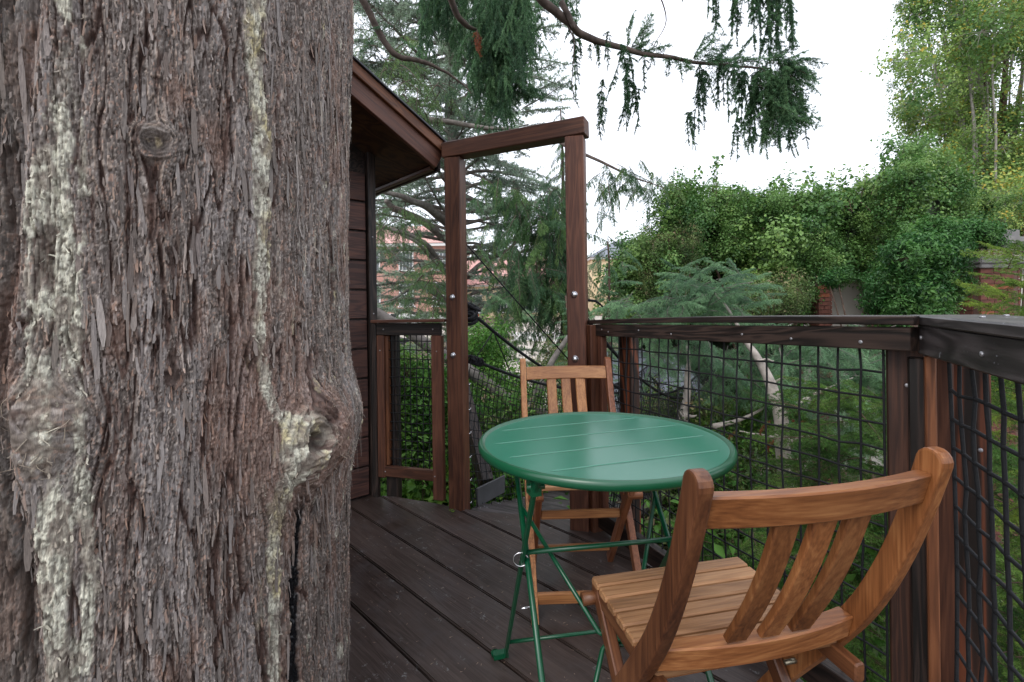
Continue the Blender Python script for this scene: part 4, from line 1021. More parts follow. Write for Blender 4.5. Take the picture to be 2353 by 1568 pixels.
# ================================================================== CHAIRS
def make_chair(name, loc, yaw, label, Wt, mats):
    """local: seat front edge at y=0, facing +y, x to the right (seen from behind)"""
    MF, MS, MR, MD = mats
    c = empty(name, loc, yaw, label=label, cat='chair', group='folding wooden bistro chairs')
    W = 0.371; zs = 0.430
    path = [(0.052, 0.0), (-0.055, 0.14), (-0.158, 0.28), (-0.252, 0.40), (-0.322, 0.50), (-0.374, 0.60), (-0.414, 0.70), (-0.443, 0.790)]
    outl = strip_outline(path, [0.016, 0.018, 0.0195, 0.020, 0.0195, 0.019, 0.0195, 0.0205])
    for sx in (-1, 1):
        xo = sx * Wt / 2; xi = xo - sx * 0.024
        profile_extrude('side_post', c, outl, min(xo, xi), max(xo, xi), MD if sx < 0 else MF, bev=0.004, seg=2)
        # rear legs cross inside
        xr = sx * (Wt / 2 - 0.037)
        board('leg', c, (xr, -0.020, 0.405), (xr, -0.345, 0.003), 0.022, 0.036, up=(1, 0, 0) if False else (0, 0.6, 0.7), mat=MD)
        board('seat_rail', c, (xr, 0.002, 0.403), (xr, -0.335, 0.392), 0.020, 0.034, mat=MD)
    n = 7
    for i in range(n):
        y = -0.019 - i * 0.0428; z = zs - 0.0095 - i * 0.0016
        hw_ = W / 2 if i < n - 1 else Wt / 2 - 0.030
        if i == n - 1: y += 0.006
        board('seat_slat', c, (-hw_, y, z), (hw_, y, z), 0.0385 if i < n - 1 else 0.026, 0.017, mat=MS, bev=0.0035)
    def pathy(z): return float(np.interp(z, [p[1] for p in path], [p[0] for p in path]))
    # bowed rails
    xi = Wt / 2 - 0.026
    def bow(nm, zc, h, t, d, mat):
        V = []; m_ = 14; yc = pathy(zc); c_ = 0.003
        prof = [(-t / 2 + c_, -h / 2), (t / 2 - c_, -h / 2), (t / 2, -h / 2 + c_), (t / 2, h / 2 - c_), (t / 2 - c_, h / 2), (-t / 2 + c_, h / 2), (-t / 2, h / 2 - c_), (-t / 2, -h / 2 + c_)]
        for i in range(m_ + 1):
            x = -xi + 2 * xi * i / m_; q = 1 - (x / xi) ** 2
            for a_, b_ in prof: V.append((x, yc - d * q + a_ + (b_ * -0.30), zc + b_))
        F = [tuple(range(8)), tuple(m_ * 8 + j for j in range(7, -1, -1))]
        for i in range(m_):
            for j in range(8): F.append((i * 8 + j, (i + 1) * 8 + j, (i + 1) * 8 + (j + 1) % 8, i * 8 + (j + 1) % 8))
        me = bpy.data.meshes.new(nm); me.from_pydata(V, [], F); me.materials.append(mat); me.update()
        return link(bpy.data.objects.new(nm, me), c)
    bow('top_rail', 0.748, 0.050, 0.026, 0.022, MF)
    bow('lower_rail', 0.452, 0.046, 0.034, 0.020, MR)
    for x in (-0.061, 0.0, 0.061):
        q = 1 - (x / xi) ** 2
        y0_, y1_ = pathy(0.480) - 0.018 * q, pathy(0.727) - 0.022 * q
        pts = [(y0_ + (y1_ - y0_) * t_ - 0.010 * math.sin(PI * t_), 0.484 + 0.243 * t_) for t_ in (0, 0.33, 0.66, 1)]
        o2 = strip_outline(pts, 0.0065, round_end=False)
        profile_extrude('back_slat', c, o2, x - 0.020, x + 0.020, MR, bev=0.0025, seg=1)
    xr = Wt / 2 - 0.050
    def rung(z, h, yy, t=0.017, xx=None, mt=None):
        xx = xx or xr; board('rung', c, (-xx, yy, z), (xx, yy, z), t, h, mat=mt or MR)
    rung(0.285, 0.030, -0.020 - 0.325 * (0.405 - 0.285) / 0.402)
    rung(0.085, 0.028, -0.020 - 0.325 * (0.405 - 0.085) / 0.402)
    rung(0.060, 0.036, 0.052 - 0.107 * 0.060 / 0.14, xx=Wt / 2 - 0.022)
    # round pivot dowels
    for sx in (-1, 1):
        mb = MB(); y0 = pathy(0.30); mb.tube([(sx * (Wt / 2 + 0.001), y0, 0.30), (sx * (Wt / 2 - 0.05), y0, 0.30)], 0.005, n=10); mb.build('pivot_bolt', BRASS, c)
        mb = MB(); mb.tube([(sx * (Wt / 2 - 0.05), -0.012, 0.388), (sx * (Wt / 2 - 0.0), -0.012, 0.388)], 0.014, n=12); mb.build('pivot_block', MD, c)
    mb = MB(); t = np.linspace(-0.4, PI + 0.2, 10); xk = Wt / 2 - 0.055
    mb.tube([(xk, pathy(0.42) + 0.006 + 0.012 * math.cos(a), 0.418 - 0.018 * math.sin(a)) for a in t], 0.003, n=8)
    mb.box((xk - 0.006, pathy(0.42) + 0.008, 0.422), (0.020, 0.022, 0.014)); mb.build('latch', BRASS, c)
    return c
make_chair('folding_chair', (0.350, 1.143, 0), 0.212, 'near folding wooden chair seen from behind, its seat half under the green table', 0.424, (ACACIA, ACACIA_PALE, ACACIA, ACACIA_DARK))
make_chair('folding_chair', (0.239, 1.656, 0), 3.179, 'far folding wooden chair facing the camera behind the round green table', 0.385, (ACACIA_LIGHT, ACACIA_PALE, ACACIA_LIGHT, ACACIA_RED))

# ================================================================== FOLIAGE LIBRARY
def norm(v): return v / np.maximum(np.linalg.norm(v, axis=-1, keepdims=True), 1e-9)
class Fol:
    """bark tubes + needle / leaf triangles in one mesh with a per-vertex tone"""
    def __init__(s): s.V = []; s.F = []; s.T = []; s.M = []; s.n = 0
    def tri(s, A, B, C, tone, m=1):
        k = len(A); V = np.stack([A, B, C], 1).reshape(-1, 3)
        s.V.append(V); s.F.append(np.arange(k * 3).reshape(-1, 3) + s.n); s.T.append(np.repeat(tone, 3)); s.M.append(np.full(k, m)); s.n += 3 * k
    def tube(s, P, r, n=4):
        P = np.asarray(P, float); m_ = len(P); r = np.broadcast_to(r, (m_,))
        T = norm(np.gradient(P, axis=0)); ref = np.array([0, 0, 1.0]) if abs(T[m_ // 2][2]) < 0.8 else np.array([1.0, 0, 0])
        A = norm(np.cross(T, ref)); B = np.cross(T, A)
        ang = np.arange(n) * 2 * PI / n
        V = (P[:, None] + r[:, None, None] * (A[:, None] * np.cos(ang)[None, :, None] + B[:, None] * np.sin(ang)[None, :, None])).reshape(-1, 3)
        i = np.arange(m_ - 1)[:, None] * n; j = np.arange(n)[None]; j2 = (j + 1) % n
        a, b_, c, d = (i + j).ravel(), (i + j2).ravel(), (i + n + j2).ravel(), (i + n + j).ravel()
        F = np.concatenate([np.stack([a, b_, c], 1), np.stack([a, c, d], 1)]) + s.n
        s.V.append(V); s.F.append(F); s.T.append(np.zeros(len(V))); s.M.append(np.zeros(len(F))); s.n += len(V)
    def needles(s, P, dens, ln, wd, rg, spread=1.0, fwd=0.5, tone=0.5, tv=0.25, flat=0.0):
        P = np.asarray(P, float); seg = np.linalg.norm(np.diff(P, axis=0), axis=1); L = seg.sum(); k = max(2, int(L * dens))
        cum = np.concatenate([[0], np.cumsum(seg)]); t = rg.random(k) * L
        C = np.stack([np.interp(t, cum, P[:, q]) for q in range(3)], 1)
        T = norm(np.gradient(P, axis=0)); Tt = norm(np.stack([np.interp(t, cum, T[:, q]) for q in range(3)], 1))
        R_ = rg.normal(0, 1, (k, 3)); R_[:, 2] *= (1 - flat); R_ -= Tt * np.sum(R_ * Tt, 1, keepdims=True); R_ = norm(R_)
        D_ = norm(R_ * spread + Tt * fwd); S_ = norm(np.cross(D_, rg.normal(0, 1, (k, 3))))
        l = ln * (0.7 + 0.6 * rg.random(k))[:, None]
        tn = np.clip(tone + rg.normal(0, tv, k), 0, 1)
        s.tri(C - S_ * wd / 2, C + S_ * wd / 2, C + D_ * l, tn)
    def leaves(s, C, Nrm, size, rg, tone, asp=0.6, m=1, fold=0.15):
        k = len(C); Nrm = norm(Nrm); A = norm(np.cross(Nrm, rg.normal(0, 1, (k, 3)))); B = np.cross(Nrm, A)
        sz = size * (0.6 + 0.7 * rg.random(k))[:, None]
        tip = C + A * sz; l_ = C + A * sz * 0.42 + B * sz * asp * 0.5 + Nrm * sz * fold; r_ = C + A * sz * 0.42 - B * sz * asp * 0.5 + Nrm * sz * fold
        V = np.stack([C, l_, tip, r_], 1).reshape(-1, 3); b0 = np.arange(k)[:, None] * 4
        F = np.concatenate([b0 + np.array([0, 2, 1]), b0 + np.array([0, 3, 2])]) + s.n
        s.V.append(V); s.F.append(F); s.T.append(np.repeat(tone, 4)); s.M.append(np.full(len(F), m)); s.n += len(V)
    def mesh(s, name, mats):
        return np_mesh(name, np.concatenate(s.V), np.concatenate(s.F), mats, tone=np.concatenate(s.T), midx=np.concatenate(s.M))

def curve(p, d, L, n, droop, rg, wob=0.05):
    """grow a path from p along d, bending by droop (added to z per length)"""
    P = [np.array(p, float)]; d = np.array(d, float); d /= np.linalg.norm(d)
    for i in range(n):
        d = d + np.array([0, 0, -droop / n]) + rg.normal(0, wob, 3); d /= np.linalg.norm(d); P.append(P[-1] + d * L / n)
    return np.array(P)

def conifer_branch(seed, L=1.6, twig=0.45, gap=0.05, ln=0.05, wd=0.007, dens=110, droop=0.25, twdroop=0.5, r=0.016, sub=3, fwd=0.6, bare=0.12, tone=0.5, flat=0.3):
    rg = np.random.default_rng(seed); f = Fol(); M = curve((0, 0, 0), (1, 0, 0.1), L, 14, droop, rg, 0.05)
    f.tube(M, np.linspace(r, r * 0.15, len(M)), 5)
    T = norm(np.gradient(M, axis=0)); ns = int(L * (1 - bare) / gap)
    for i in range(ns):
        t = bare + (1 - bare) * (i + rg.random()) / ns; k = t * (len(M) - 1); a = int(k); p = M[a] + (M[min(a + 1, len(M) - 1)] - M[a]) * (k - a)
        sd = 1 if i % 2 else -1
        side_ = np.cross(T[a], [0, 0, 1]) * sd; d = norm(T[a] * (0.55 + 0.4 * rg.random()) + side_ + np.array([0, 0, rg.normal(0, 0.18)]))
        l = twig * (1.05 - 0.75 * t) * (0.6 + 0.5 * rg.random()) * min(1, 0.45 + t * 2)
        Q = curve(p, d, l, 5, twdroop, rg, 0.07); f.tube(Q, np.linspace(r * 0.22, r * 0.06, len(Q)), 3)
        tw = np.clip(tone + rg.normal(0, 0.18), 0, 1)
        f.needles(Q, dens, ln, wd, rg, 1.0, fwd, tw, 0.16, flat)
        for q in range(sub):
            tt = 1 + int(rg.random() * 4); TQ = norm(Q[min(tt, 5)] - Q[tt - 1])
            s2 = np.cross(TQ, [0, 0, 1]) * (1 if rg.random() < 0.5 else -1)
            Q2 = curve(Q[tt], TQ * 0.8 + s2 * 0.8, l * 0.38, 3, twdroop, rg, 0.08); f.needles(Q2, dens, ln, wd, rg, 1.0, fwd, tw + 0.1, 0.16, flat)
    f.needles(M[int(len(M) * 0.6):], dens * 1.2, ln, wd, rg, 1.0, fwd, tone + 0.1)
    return f

def hanging_spray(seed, L=0.55, lean=0.25, ln=0.016, wd=0.0035, dens=900, n_sub=9, tone=0.45, sub=0.16):
    """a cord-like twig hanging down with short side cords"""
    rg = np.random.default_rng(seed); f = Fol()
    M = curve((0, 0, 0), (rg.normal(0, lean), rg.normal(0, lean), -1), L, 9, 0.6 if lean > 0.1 else 2.2, rg, 0.06); f.tube(M, np.linspace(0.0022, 0.0008, len(M)), 3)
    f.needles(M, dens, ln, wd, rg, 1.0, 0.9, tone, 0.22)
    for i in range(n_sub):
        k = int(rg.random() * 8); d = norm(np.array([rg.normal(), rg.normal(), -0.9]))
        Q = curve(M[k], d, sub * (0.5 + rg.random()) * (1 - k * 0.05), 5, 1.2, rg, 0.06)
        f.tube(Q, np.linspace(0.0013, 0.0006, len(Q)), 3); f.needles(Q, dens, ln, wd, rg, 1.0, 0.9, tone + rg.normal(0, 0.12), 0.2)
    return f

def leaf_cluster(seed, R=0.35, n=260, size=0.07, tone=0.5, asp=0.75, up=0.4, twigs=10, tw_r=0.004, flat=1.0):
    rg = np.random.default_rng(seed); f = Fol()
    lobes = norm(rg.normal(0, 1, (9, 3))) * R * rg.uniform(0.35, 0.95, (9, 1)); k_ = rg.integers(0, 9, n)
    C = (lobes[k_] + rg.normal(0, R * 0.26, (n, 3))) * np.array([1, 1, flat]); D_ = norm(C - lobes[k_] * 0.55)
    Nr = D_ + np.array([0, 0, up]) + rg.normal(0, 0.5, (n, 3))
    lt = rg.normal(0, 0.14, 9)[k_]
    tn = np.clip(tone + lt + rg.normal(0, 0.12, n) + 0.20 * D_[:, 2], 0, 1)
    f.leaves(C, Nr, size, rg, tn, asp)
    for i in range(twigs):
        d = norm(rg.normal(0, 1, 3)); f.tube(curve((0, 0, 0), d, R * (0.8 + 0.35 * rg.random()), 4, 0.2, rg, 0.12), np.linspace(tw_r, tw_r * 0.3, 5), 3)
    return f

def inst(me, name, parent, loc, rot=(0, 0, 0), sc=1.0):
    o = bpy.data.objects.new(name, me); link(o, parent); o.location = loc; o.rotation_euler = rot
    o.scale = (sc, sc, sc) if np.isscalar(sc) else sc
    if name in ('leaf_cluster', 'tree_clump', 'spray', 'dead_spray', 'branch', 'dead_branch'): o['kind'] = 'stuff'
    return o

def limb(parent, pts, radii, mat, name='limb', n=18, amp=0.01, seed=0, seg=9):
    P = wobble_path(pts, n, amp, seed); mb = MB(); mb.tube(P, np.interp(np.linspace(0, 1, n), np.linspace(0, 1, len(radii)), radii), n=seg)
    return mb.build(name, mat, parent)

CAMP = np.array([0, 0, EYE])
ROLL = math.radians(0.8)

# ------------------------------------------------ overhanging boughs of the big tree
HANG = [hanging_spray(200 + i, L=l, ln=0.019, wd=0.0048, tone=t, n_sub=ns_ + 3, sub=sb).mesh('spray', [DARKBARK, L_SPRUCE]) for i, (l, t, ns_, sb) in enumerate([(0.42, .45, 9, .16), (0.58, .5, 11, .17), (0.30, .4, 7, .14), (0.75, .45, 13, .15), (0.22, .55, 6, .12)])]
TUFT = [conifer_branch(230 + i, L=0.34, twig=0.15, gap=0.018, ln=0.020, wd=0.0036, dens=650, droop=0.3, twdroop=0.4, r=0.004, sub=1, bare=0.02, flat=0.2).mesh('spray', [DARKBARK, L_SPRUCE]) for i in range(3)]
def along(P, t):
    k = t * (len(P) - 1); a = min(int(k), len(P) - 2); return P[a] + (P[a + 1] - P[a]) * (k - a)
# bough A: sweeps in from the upper middle to the right
def wp(px, py, d):
    """point in the scene at depth d that stands over the given place of the reference layout"""
    c_, s_ = math.cos(ROLL), math.sin(ROLL); u = (px - 1176.5) / FPX; v = (702 - py) / FPX
    return np.array([(u * c_ + v * s_) * d, d, EYE + (-u * s_ + v * c_) * d])
rg = np.random.default_rng(77)
def W(*pts): return [tuple(wp(*p)) for p in pts]
# bough A : from above the middle out to the right, hung with cords of needles
bA = limb(big, [(-0.75, 1.5, 4.4)] + W((1180, -90, 2.9), (1240, -2, 3.0), (1310, 55, 3.1), (1350, 88, 3.2), (1420, 108, 3.3), (1480, 124, 3.35), (1600, 142, 3.45), (1700, 155, 3.5), (1770, 160, 3.5)),
          [0.05, 0.030, 0.027, 0.025, 0.023, 0.019, 0.016, 0.012, 0.009, 0.005], DARKBARK, 'branch', n=60, amp=0.006, seed=4)
# bough B : thin bent limb at upper left
bB = limb(big, [(-0.8, 1.7, 4.6)] + W((800, -60, 3.8), (832, 0, 3.9), (868, 65, 4.0), (893, 118, 4.05), (925, 134, 4.1), (975, 142, 4.2), (1015, 160, 4.3), (1060, 190, 4.4), (1085, 215, 4.4)),
          [0.05, 0.030, 0.028, 0.027, 0.025, 0.022, 0.018, 0.012, 0.008, 0.004], DARKBARK, 'branch', n=44, amp=0.006, seed=8)
# bough C : drops in from the top, carrying the heavy hanging mass
bC = limb(big, [(-0.75, 1.8, 5.6)] + W((1000, -120, 4.0), (1035, -5, 4.4), (1050, 35, 4.5), (1072, 60, 4.6), (1095, 68, 4.7)), [0.06, 0.04, 0.03, 0.028, 0.024, 0.012], DARKBARK, 'branch', n=30, amp=0.006, seed=9)
limb(bA, W((1290, 5, 3.05), (1310, 42, 3.05), (1318, 66, 3.05)), [0.020, 0.018, 0.010], DARKBARK, 'side_stub', n=8, amp=0.002, seed=3, seg=8)
limb(bA, W((1305, 60, 3.1), (1322, 90, 3.1), (1312, 170, 3.1), (1318, 230, 3.15)), [0.006, 0.004, 0.003, 0.002], DARKBARK, 'twig', n=12, amp=0.006, seed=3, seg=5)
limb(bA, W((1500, -40, 3.2), (1540, 40, 3.3), (1500, 110, 3.35)), [0.006, 0.004, 0.002], DARKBARK, 'twig', n=12, amp=0.006, seed=5, seg=5)
def hang(parent, px, py, d, kind=None, sc=1.0, lean=0.12):
    me = HANG[rg.integers(0, 4) if kind is None else kind]
    inst(me, 'spray', parent, tuple(wp(px, py, d)), (rg.normal(0, lean), rg.normal(0, lean), rg.random() * 6.28), sc)
CORDS = [hanging_spray(260 + i, L=0.72, lean=0.04, ln=0.018, wd=0.0046, dens=950, n_sub=30, tone=.5, sub=0.085).mesh('spray', [DARKBARK, L_SPRUCE]) for i in range(4)]
def cord(parent, px, y0, y1, d, k=3):
    a, b_ = wp(px, y0, d), wp(px, y1, d); L = a[2] - b_[2]
    for q in range(k):
        sc = L / 0.78 * rg.uniform(0.72, 1.0)
        inst(CORDS[rg.integers(0, 4)], 'spray', parent, (a[0] + rg.normal(0, 0.018), a[1] + rg.normal(0, 0.04), a[2] - (L * (1 - sc * 0.78 / L)) * rg.random()), (rg.normal(0, 0.04), rg.normal(0, 0.04), rg.random() * 6.28), (min(1.15, sc + 0.25), min(1.15, sc + 0.25), sc))
def tuft(parent, px, py, d, yaw, pitch, sc=1.0):
    inst(TUFT[rg.integers(0, 3)], 'spray', parent, tuple(wp(px, py, d)), (rg.normal(0, 0.4), pitch, yaw), sc)
# right cluster below bough A
for (px, y0, y1, k) in [(1592, 250, 352, 3), (1612, 150, 330, 3), (1622, 145, 270, 3), (1655, 150, 262, 3), (1672, 155, 300, 2), (1690, 160, 250, 3), (1700, 290, 378, 3), (1712, 160, 350, 4), (1728, 165, 372, 4), (1742, 160, 280, 3), (1755, 200, 345, 3), (1768, 160, 385, 4),
                        (1780, 160, 300, 4), (1790, 180, 350, 4), (1800, 170, 280, 4), (1808, 200, 385, 4), (1822, 190, 300, 3), (1830, 220, 365, 3), (1842, 240, 318, 3), (1560, 140, 190, 2)]:
    cord(bA, px, y0, y1, 3.5 + rg.uniform(-0.12, 0.15), k)
for i in range(46):
    px = 1780 + rg.uniform(-40, 45); py = 120 + rg.random() * 150
    tuft(bA, px, py, 3.5 + rg.uniform(-.1, .1), rg.normal(0.0, 0.5), 0.25 + rg.random() * 0.9, 0.55 + 0.3 * rg.random())
for i in range(22):      # needles sitting along the bough
    t = rg.random(); px = 1560 + 260 * t; py = 132 + 20 * t
    tuft(bA, px, py, 3.48, rg.normal(0.2, 0.8), rg.normal(-0.2, 0.5), 0.5 + 0.4 * rg.random())
# a second bough above the frame whose cords hang into the picture
bD = limb(big, [(-0.7, 1.6, 5.2)] + W((1300, -260, 3.4), (1500, -170, 3.5), (1700, -90, 3.6), (1840, -50, 3.6)), [0.06, 0.035, 0.025, 0.014, 0.006], DARKBARK, 'branch', n=30, amp=0.008, seed=12)
for (px, y0, y1, k) in [(1632, -90, 70, 2), (1648, -90, 100, 2), (1672, -80, 60, 2), (1688, -80, 120, 3), (1705, -70, 60, 2), (1728, -70, 95, 3), (1742, -80, 150, 2), (1758, -70, 60, 2), (1770, -80, 175, 4), (1782, -60, 130, 3), (1796, -60, 160, 3), (1808, -60, 120, 2), (1818, -60, 30, 2)]:
    cord(bD, px, y0, y1, 3.58, k)
for i in range(7):
    px = 1250 + 330 * rg.random(); hang(bD, px, -150 + rg.uniform(-20, 50), 3.5, sc=0.75, lean=0.07)
# left loose cords under bough A
for (px, y0, y1, k) in [(1300, -40, 90, 2), (1322, 75, 225, 2), (1316, 180, 260, 1), (1345, 80, 130, 2), (1362, 90, 140, 3), (1372, 90, 160, 3), (1385, 240, 300, 2), (1395, 100, 180, 1), (1432, 115, 260, 2), (1442, 120, 300, 3), (1455, 180, 320, 3), (1463, 200, 290, 2), (1385, 190, 330, 2), (1370, 240, 300, 1),
                        (1475, 120, 230, 1), (1500, 125, 160, 2), (1540, 130, 185, 2), (1290, -60, 30, 2), (1305, 40, 120, 1)]:
    cord(bA, px, y0, y1, 3.3 + rg.uniform(-.1, .1), k)
for i in range(12):
    t = rg.random(); tuft(bA, 1440 + 160 * t, 112 + 26 * t, 3.38, rg.normal(0, 1.0), rg.normal(-0.7, 0.35), 0.45 + 0.3 * rg.random())
# loose cords at upper middle
for (px, py, s_) in [(1205, -30, 1), (1230, -60, .9), (1215, -80, 1.1), (1262, -40, .5), (1196, -20, .9)]: hang(bA, px, py, 3.2, sc=s_ * 0.8)
# heavy mass of bough C
for i in range(120):
    t = rg.random(); px = 1095 + 105 * t + rg.normal(0, 8); py = -60 + 260 * rg.random() * (1 - abs(t - 0.45) * 0.9)
    hang(bC, px, py, 4.9 + rg.uniform(-.35, .35), sc=1.0 + 0.35 * rg.random(), lean=0.08)
for i in range(70):
    px = 965 + 135 * rg.random(); py = -90 + 120 * rg.random(); hang(bC, px, py, 5.1 + rg.uniform(-.2, .3), sc=0.7 + 0.35 * rg.random(), lean=0.1)
for i in range(18):
    py = 20 + 200 * rg.random(); tuft(bC, 1170 + 22 * rg.random(), py, 4.9, rg.normal(0.0, 0.6), 0.2 + rg.random() * 0.5, 0.6 + 0.4 * rg.random())
DEAD = conifer_branch(299, L=0.3, twig=0.14, gap=0.02, ln=0.022, wd=0.0045, dens=420, droop=1.5, twdroop=1.5, r=0.004, sub=1, bare=0.02).mesh('dead_spray', [DARKBARK, L_DEAD])
for (px, py) in ((1095, 70), (1102, 82)): inst(DEAD, 'dead_spray', bC, tuple(wp(px, py, 4.6)), (0, 0.8, rg.random() * 6), 0.7)
# sprays on bough B
for (px, py) in ((905, 60), (860, 90), (915, 85), (1075, 200)): tuft(bB, px, py, 4.0, rg.random() * 6, 0.3, 0.6)

# ------------------------------------------------ conifer tree builder
def conifer_tree(name, label, cat, base, h, r0, meshes, n, z0, rad, seed, bark, pitch=(0.0, 0.3), grp=None, prof=None, top=None, bscale=1.0, lean=(0, 0)):
    rgt = np.random.default_rng(seed)
    t = empty(name, tuple(base), 0, label=label, cat=cat, group=grp)
    limb(t, [(0, 0, 0), (lean[0] * .5, lean[1] * .5, h * 0.5), (lean[0], lean[1], h)], [r0, r0 * 0.55, 0.01], bark, 'trunk', n=24, amp=0.012, seed=seed, seg=12)
    for i in range(n):
        f = (i + rgt.random()) / n; z = z0 + (h - z0) * f ** 0.9
        R_ = rad * (prof(f) if prof else (1 - f) ** 0.75)
        yaw = i * 2.399 + rgt.normal(0, 0.25); me = meshes[rgt.integers(0, len(meshes))]
        L = me.get('L', 1.6); sc = max(0.12, R_ / L) * rgt.uniform(0.8, 1.15)
        q = z / h
        inst(me, 'branch', t, (lean[0] * q, lean[1] * q, z), (rgt.normal(0, 0.15), rgt.uniform(*pitch), yaw), (sc, sc, min(sc * 1.2, sc + 0.2)))
    return t
def meshed(f, name, mats, L):
    me = f.mesh(name, mats); me['L'] = L; return me

CED = [meshed(conifer_branch(300 + i, L=2.2, twig=0.55, gap=0.055, ln=0.050, wd=0.012, dens=110, droop=dr, twdroop=0.1, r=0.030, sub=3, bare=0.30, fwd=0.4, flat=0.1), 'branch', [GREYLIMB, L_CEDAR], 2.2) for i, dr in enumerate((0.15, -0.1, 0.3))]
CEDG = [meshed(conifer_branch(310 + i, L=1.6, twig=0.5, gap=0.05, ln=0.040, wd=0.008, dens=120, droop=0.7, twdroop=1.6, r=0.018, sub=3, bare=0.15, fwd=0.7, flat=0.0), 'branch', [DARKBARK, L_CEDARG], 1.6) for i in range(3)]
DROOP = [meshed(conifer_branch(320 + i, L=1.4, twig=0.42, gap=0.035, ln=0.036, wd=0.0085, dens=210, droop=0.9, twdroop=2.2, r=0.012, sub=3, bare=0.06, fwd=0.8, flat=0.0), 'branch', [DARKBARK, L_SPRUCE], 1.4) for i in range(3)]
DROOPG = [meshed(conifer_branch(325 + i, L=1.4, twig=0.42, gap=0.035, ln=0.036, wd=0.0085, dens=210, droop=0.9, twdroop=2.2, r=0.012, sub=3, bare=0.06, fwd=0.8, flat=0.0), 'branch', [DARKBARK, L_CEDARG], 1.4) for i in range(2)]
DEO = [meshed(conifer_branch(330 + i, L=1.1, twig=0.36, gap=0.026, ln=0.026, wd=0.0045, dens=330, droop=0.55, twdroop=1.0, r=0.010, sub=3, bare=0.10, fwd=0.7, flat=0.1), 'branch', [GREYLIMB, L_DEODAR], 1.1) for i in range(3)]
YEW = [meshed(conifer_branch(340 + i, L=0.75, twig=0.26, gap=0.020, ln=0.022, wd=0.0048, dens=360, droop=0.2, twdroop=0.3, r=0.007, sub=2, bare=0.05, fwd=0.7, flat=0.5), 'branch', [BROWNBARK, L_YEW], 0.75) for i in range(3)]
YEWD = [meshed(conifer_branch(350 + i, L=0.75, twig=0.26, gap=0.020, ln=0.022, wd=0.0050, dens=320, droop=0.3, twdroop=0.5, r=0.007, sub=2, bare=0.05, fwd=0.7, flat=0.5), 'branch', [BROWNBARK, L_YEWD], 0.75) for i in range(3)]

# tall blue cedar with open limbs behind the gateway
gz = lambda x, y: float(ground_z(np.array(float(x)), np.array(float(y))))
cx_, cy_ = -1.18, 10.0
ced = conifer_tree('cedar_tree', 'tall open blue green cedar with bare grey limbs behind the gateway left post', 'tree', (cx_, cy_, gz(cx_, cy_)), 14.5, 0.22, CED, 240, 2.6, 2.7, 41, GREYLIMB,
                   pitch=(-0.45, 0.15), prof=lambda f: 0.75 + 0.35 * math.sin(f * 2.6) - 0.55 * f * f)
def climb(pts, rad, seed, mat=GREYLIMB, amp=0.02):
    P = [tuple(np.array(wp(*p)) - np.array([cx_, cy_, gz(cx_, cy_)])) for p in pts]
    return limb(ced, P, rad, mat, 'limb', n=22, amp=amp, seed=seed, seg=7)
climb([(1040, 400, 10), (980, 330, 9.0), (955, 282, 8.2), (930, 262, 8.0)], [0.10, .06, .04, .02], 1)
climb([(930, 265, 8.0), (1020, 280, 7.8), (1100, 293, 7.6), (1180, 300, 7.5), (1230, 305, 7.5)], [0.050, .045, .035, .02, .012], 2)
climb([(1040, 520, 10), (985, 480, 9.0), (935, 455, 8.3), (880, 440, 8)], [0.10, .07, .05, .03], 3)
climb([(1040, 560, 10), (960, 500, 9.0), (905, 480, 8.6), (885, 462, 8.4)], [0.09, .07, .06, .04], 4)
climb([(1040, 650, 10), (985, 560, 9.0), (920, 530, 8.6), (860, 520, 8.4)], [0.07, .05, .04, .02], 5)
climb([(1040, 640, 10), (1000, 600, 9.3), (960, 560, 8.8), (905, 530, 8.6)], [0.06, .05, .03, .02], 6)
climb([(1040, 440, 10), (1110, 470, 9.5), (1150, 480, 9.2), (1200, 455, 9)], [0.07, .05, .04, .01], 7)
climb([(1045, 660, 10), (1100, 610, 9.5), (1160, 580, 9.2), (1210, 530, 9), (1235, 500, 9)], [0.07, .05, .03, .02, .01], 8)
climb([(1045, 560, 10), (1110, 590, 9.0), (1160, 650, 8.5), (1200, 700, 8.2)], [0.05, .03, .02, .01], 9)
climb([(1045, 600, 10), (1095, 560, 9.4), (1150, 575, 9.2), (1200, 640, 9)], [0.05, .03, .02, .01], 10)
climb([(1040, 250, 10), (1070, 230, 9.7), (1085, 190, 9.5), (1110, 150, 9.4)], [0.06, .04, .02, .01], 11)
climb([(1040, 300, 10), (1075, 290, 9.7), (1100, 240, 9.5)], [0.05, .03, .01], 12)
climb([(1038, 700, 10), (960, 650, 9.3), (900, 690, 9.0), (858, 700, 8.8)], [0.06, .04, .02, .01], 13)
# hanging green tips on the cedar's near side
def sprays(parent, off, L, meshes, seed, name='branch'):
    rgs = np.random.default_rng(seed)
    for (px, py, d, sc, yaw, pitch) in L:
        me = meshes[rgs.integers(0, len(meshes))]
        inst(me, name, parent, tuple(np.array(wp(px, py, d)) - off), (rgs.normal(0, 0.3), pitch, yaw), sc)
co = np.array([cx_, cy_, gz(cx_, cy_)])
LL = []
rgs = np.random.default_rng(5)
def fill(x0, x1, y0, y1, d, n, sc, pitch=0.6, dd=0.4):
    return [(rgs.uniform(x0, x1), rgs.uniform(y0, y1), d + rgs.uniform(-dd, dd), sc * rgs.uniform(0.75, 1.2), rgs.random() * 6.28, pitch + rgs.normal(0, 0.3)) for _ in range(n)]
sprays(ced, co, fill(835, 960, 80, 160, 7.5, 18, 0.42) + fill(920, 1030, 165, 260, 7.2, 30, 0.40) + fill(855, 960, 460, 540, 7.0, 22, 0.36) + fill(960, 1025, 590, 700, 6.6, 34, 0.36), CEDG, 51)
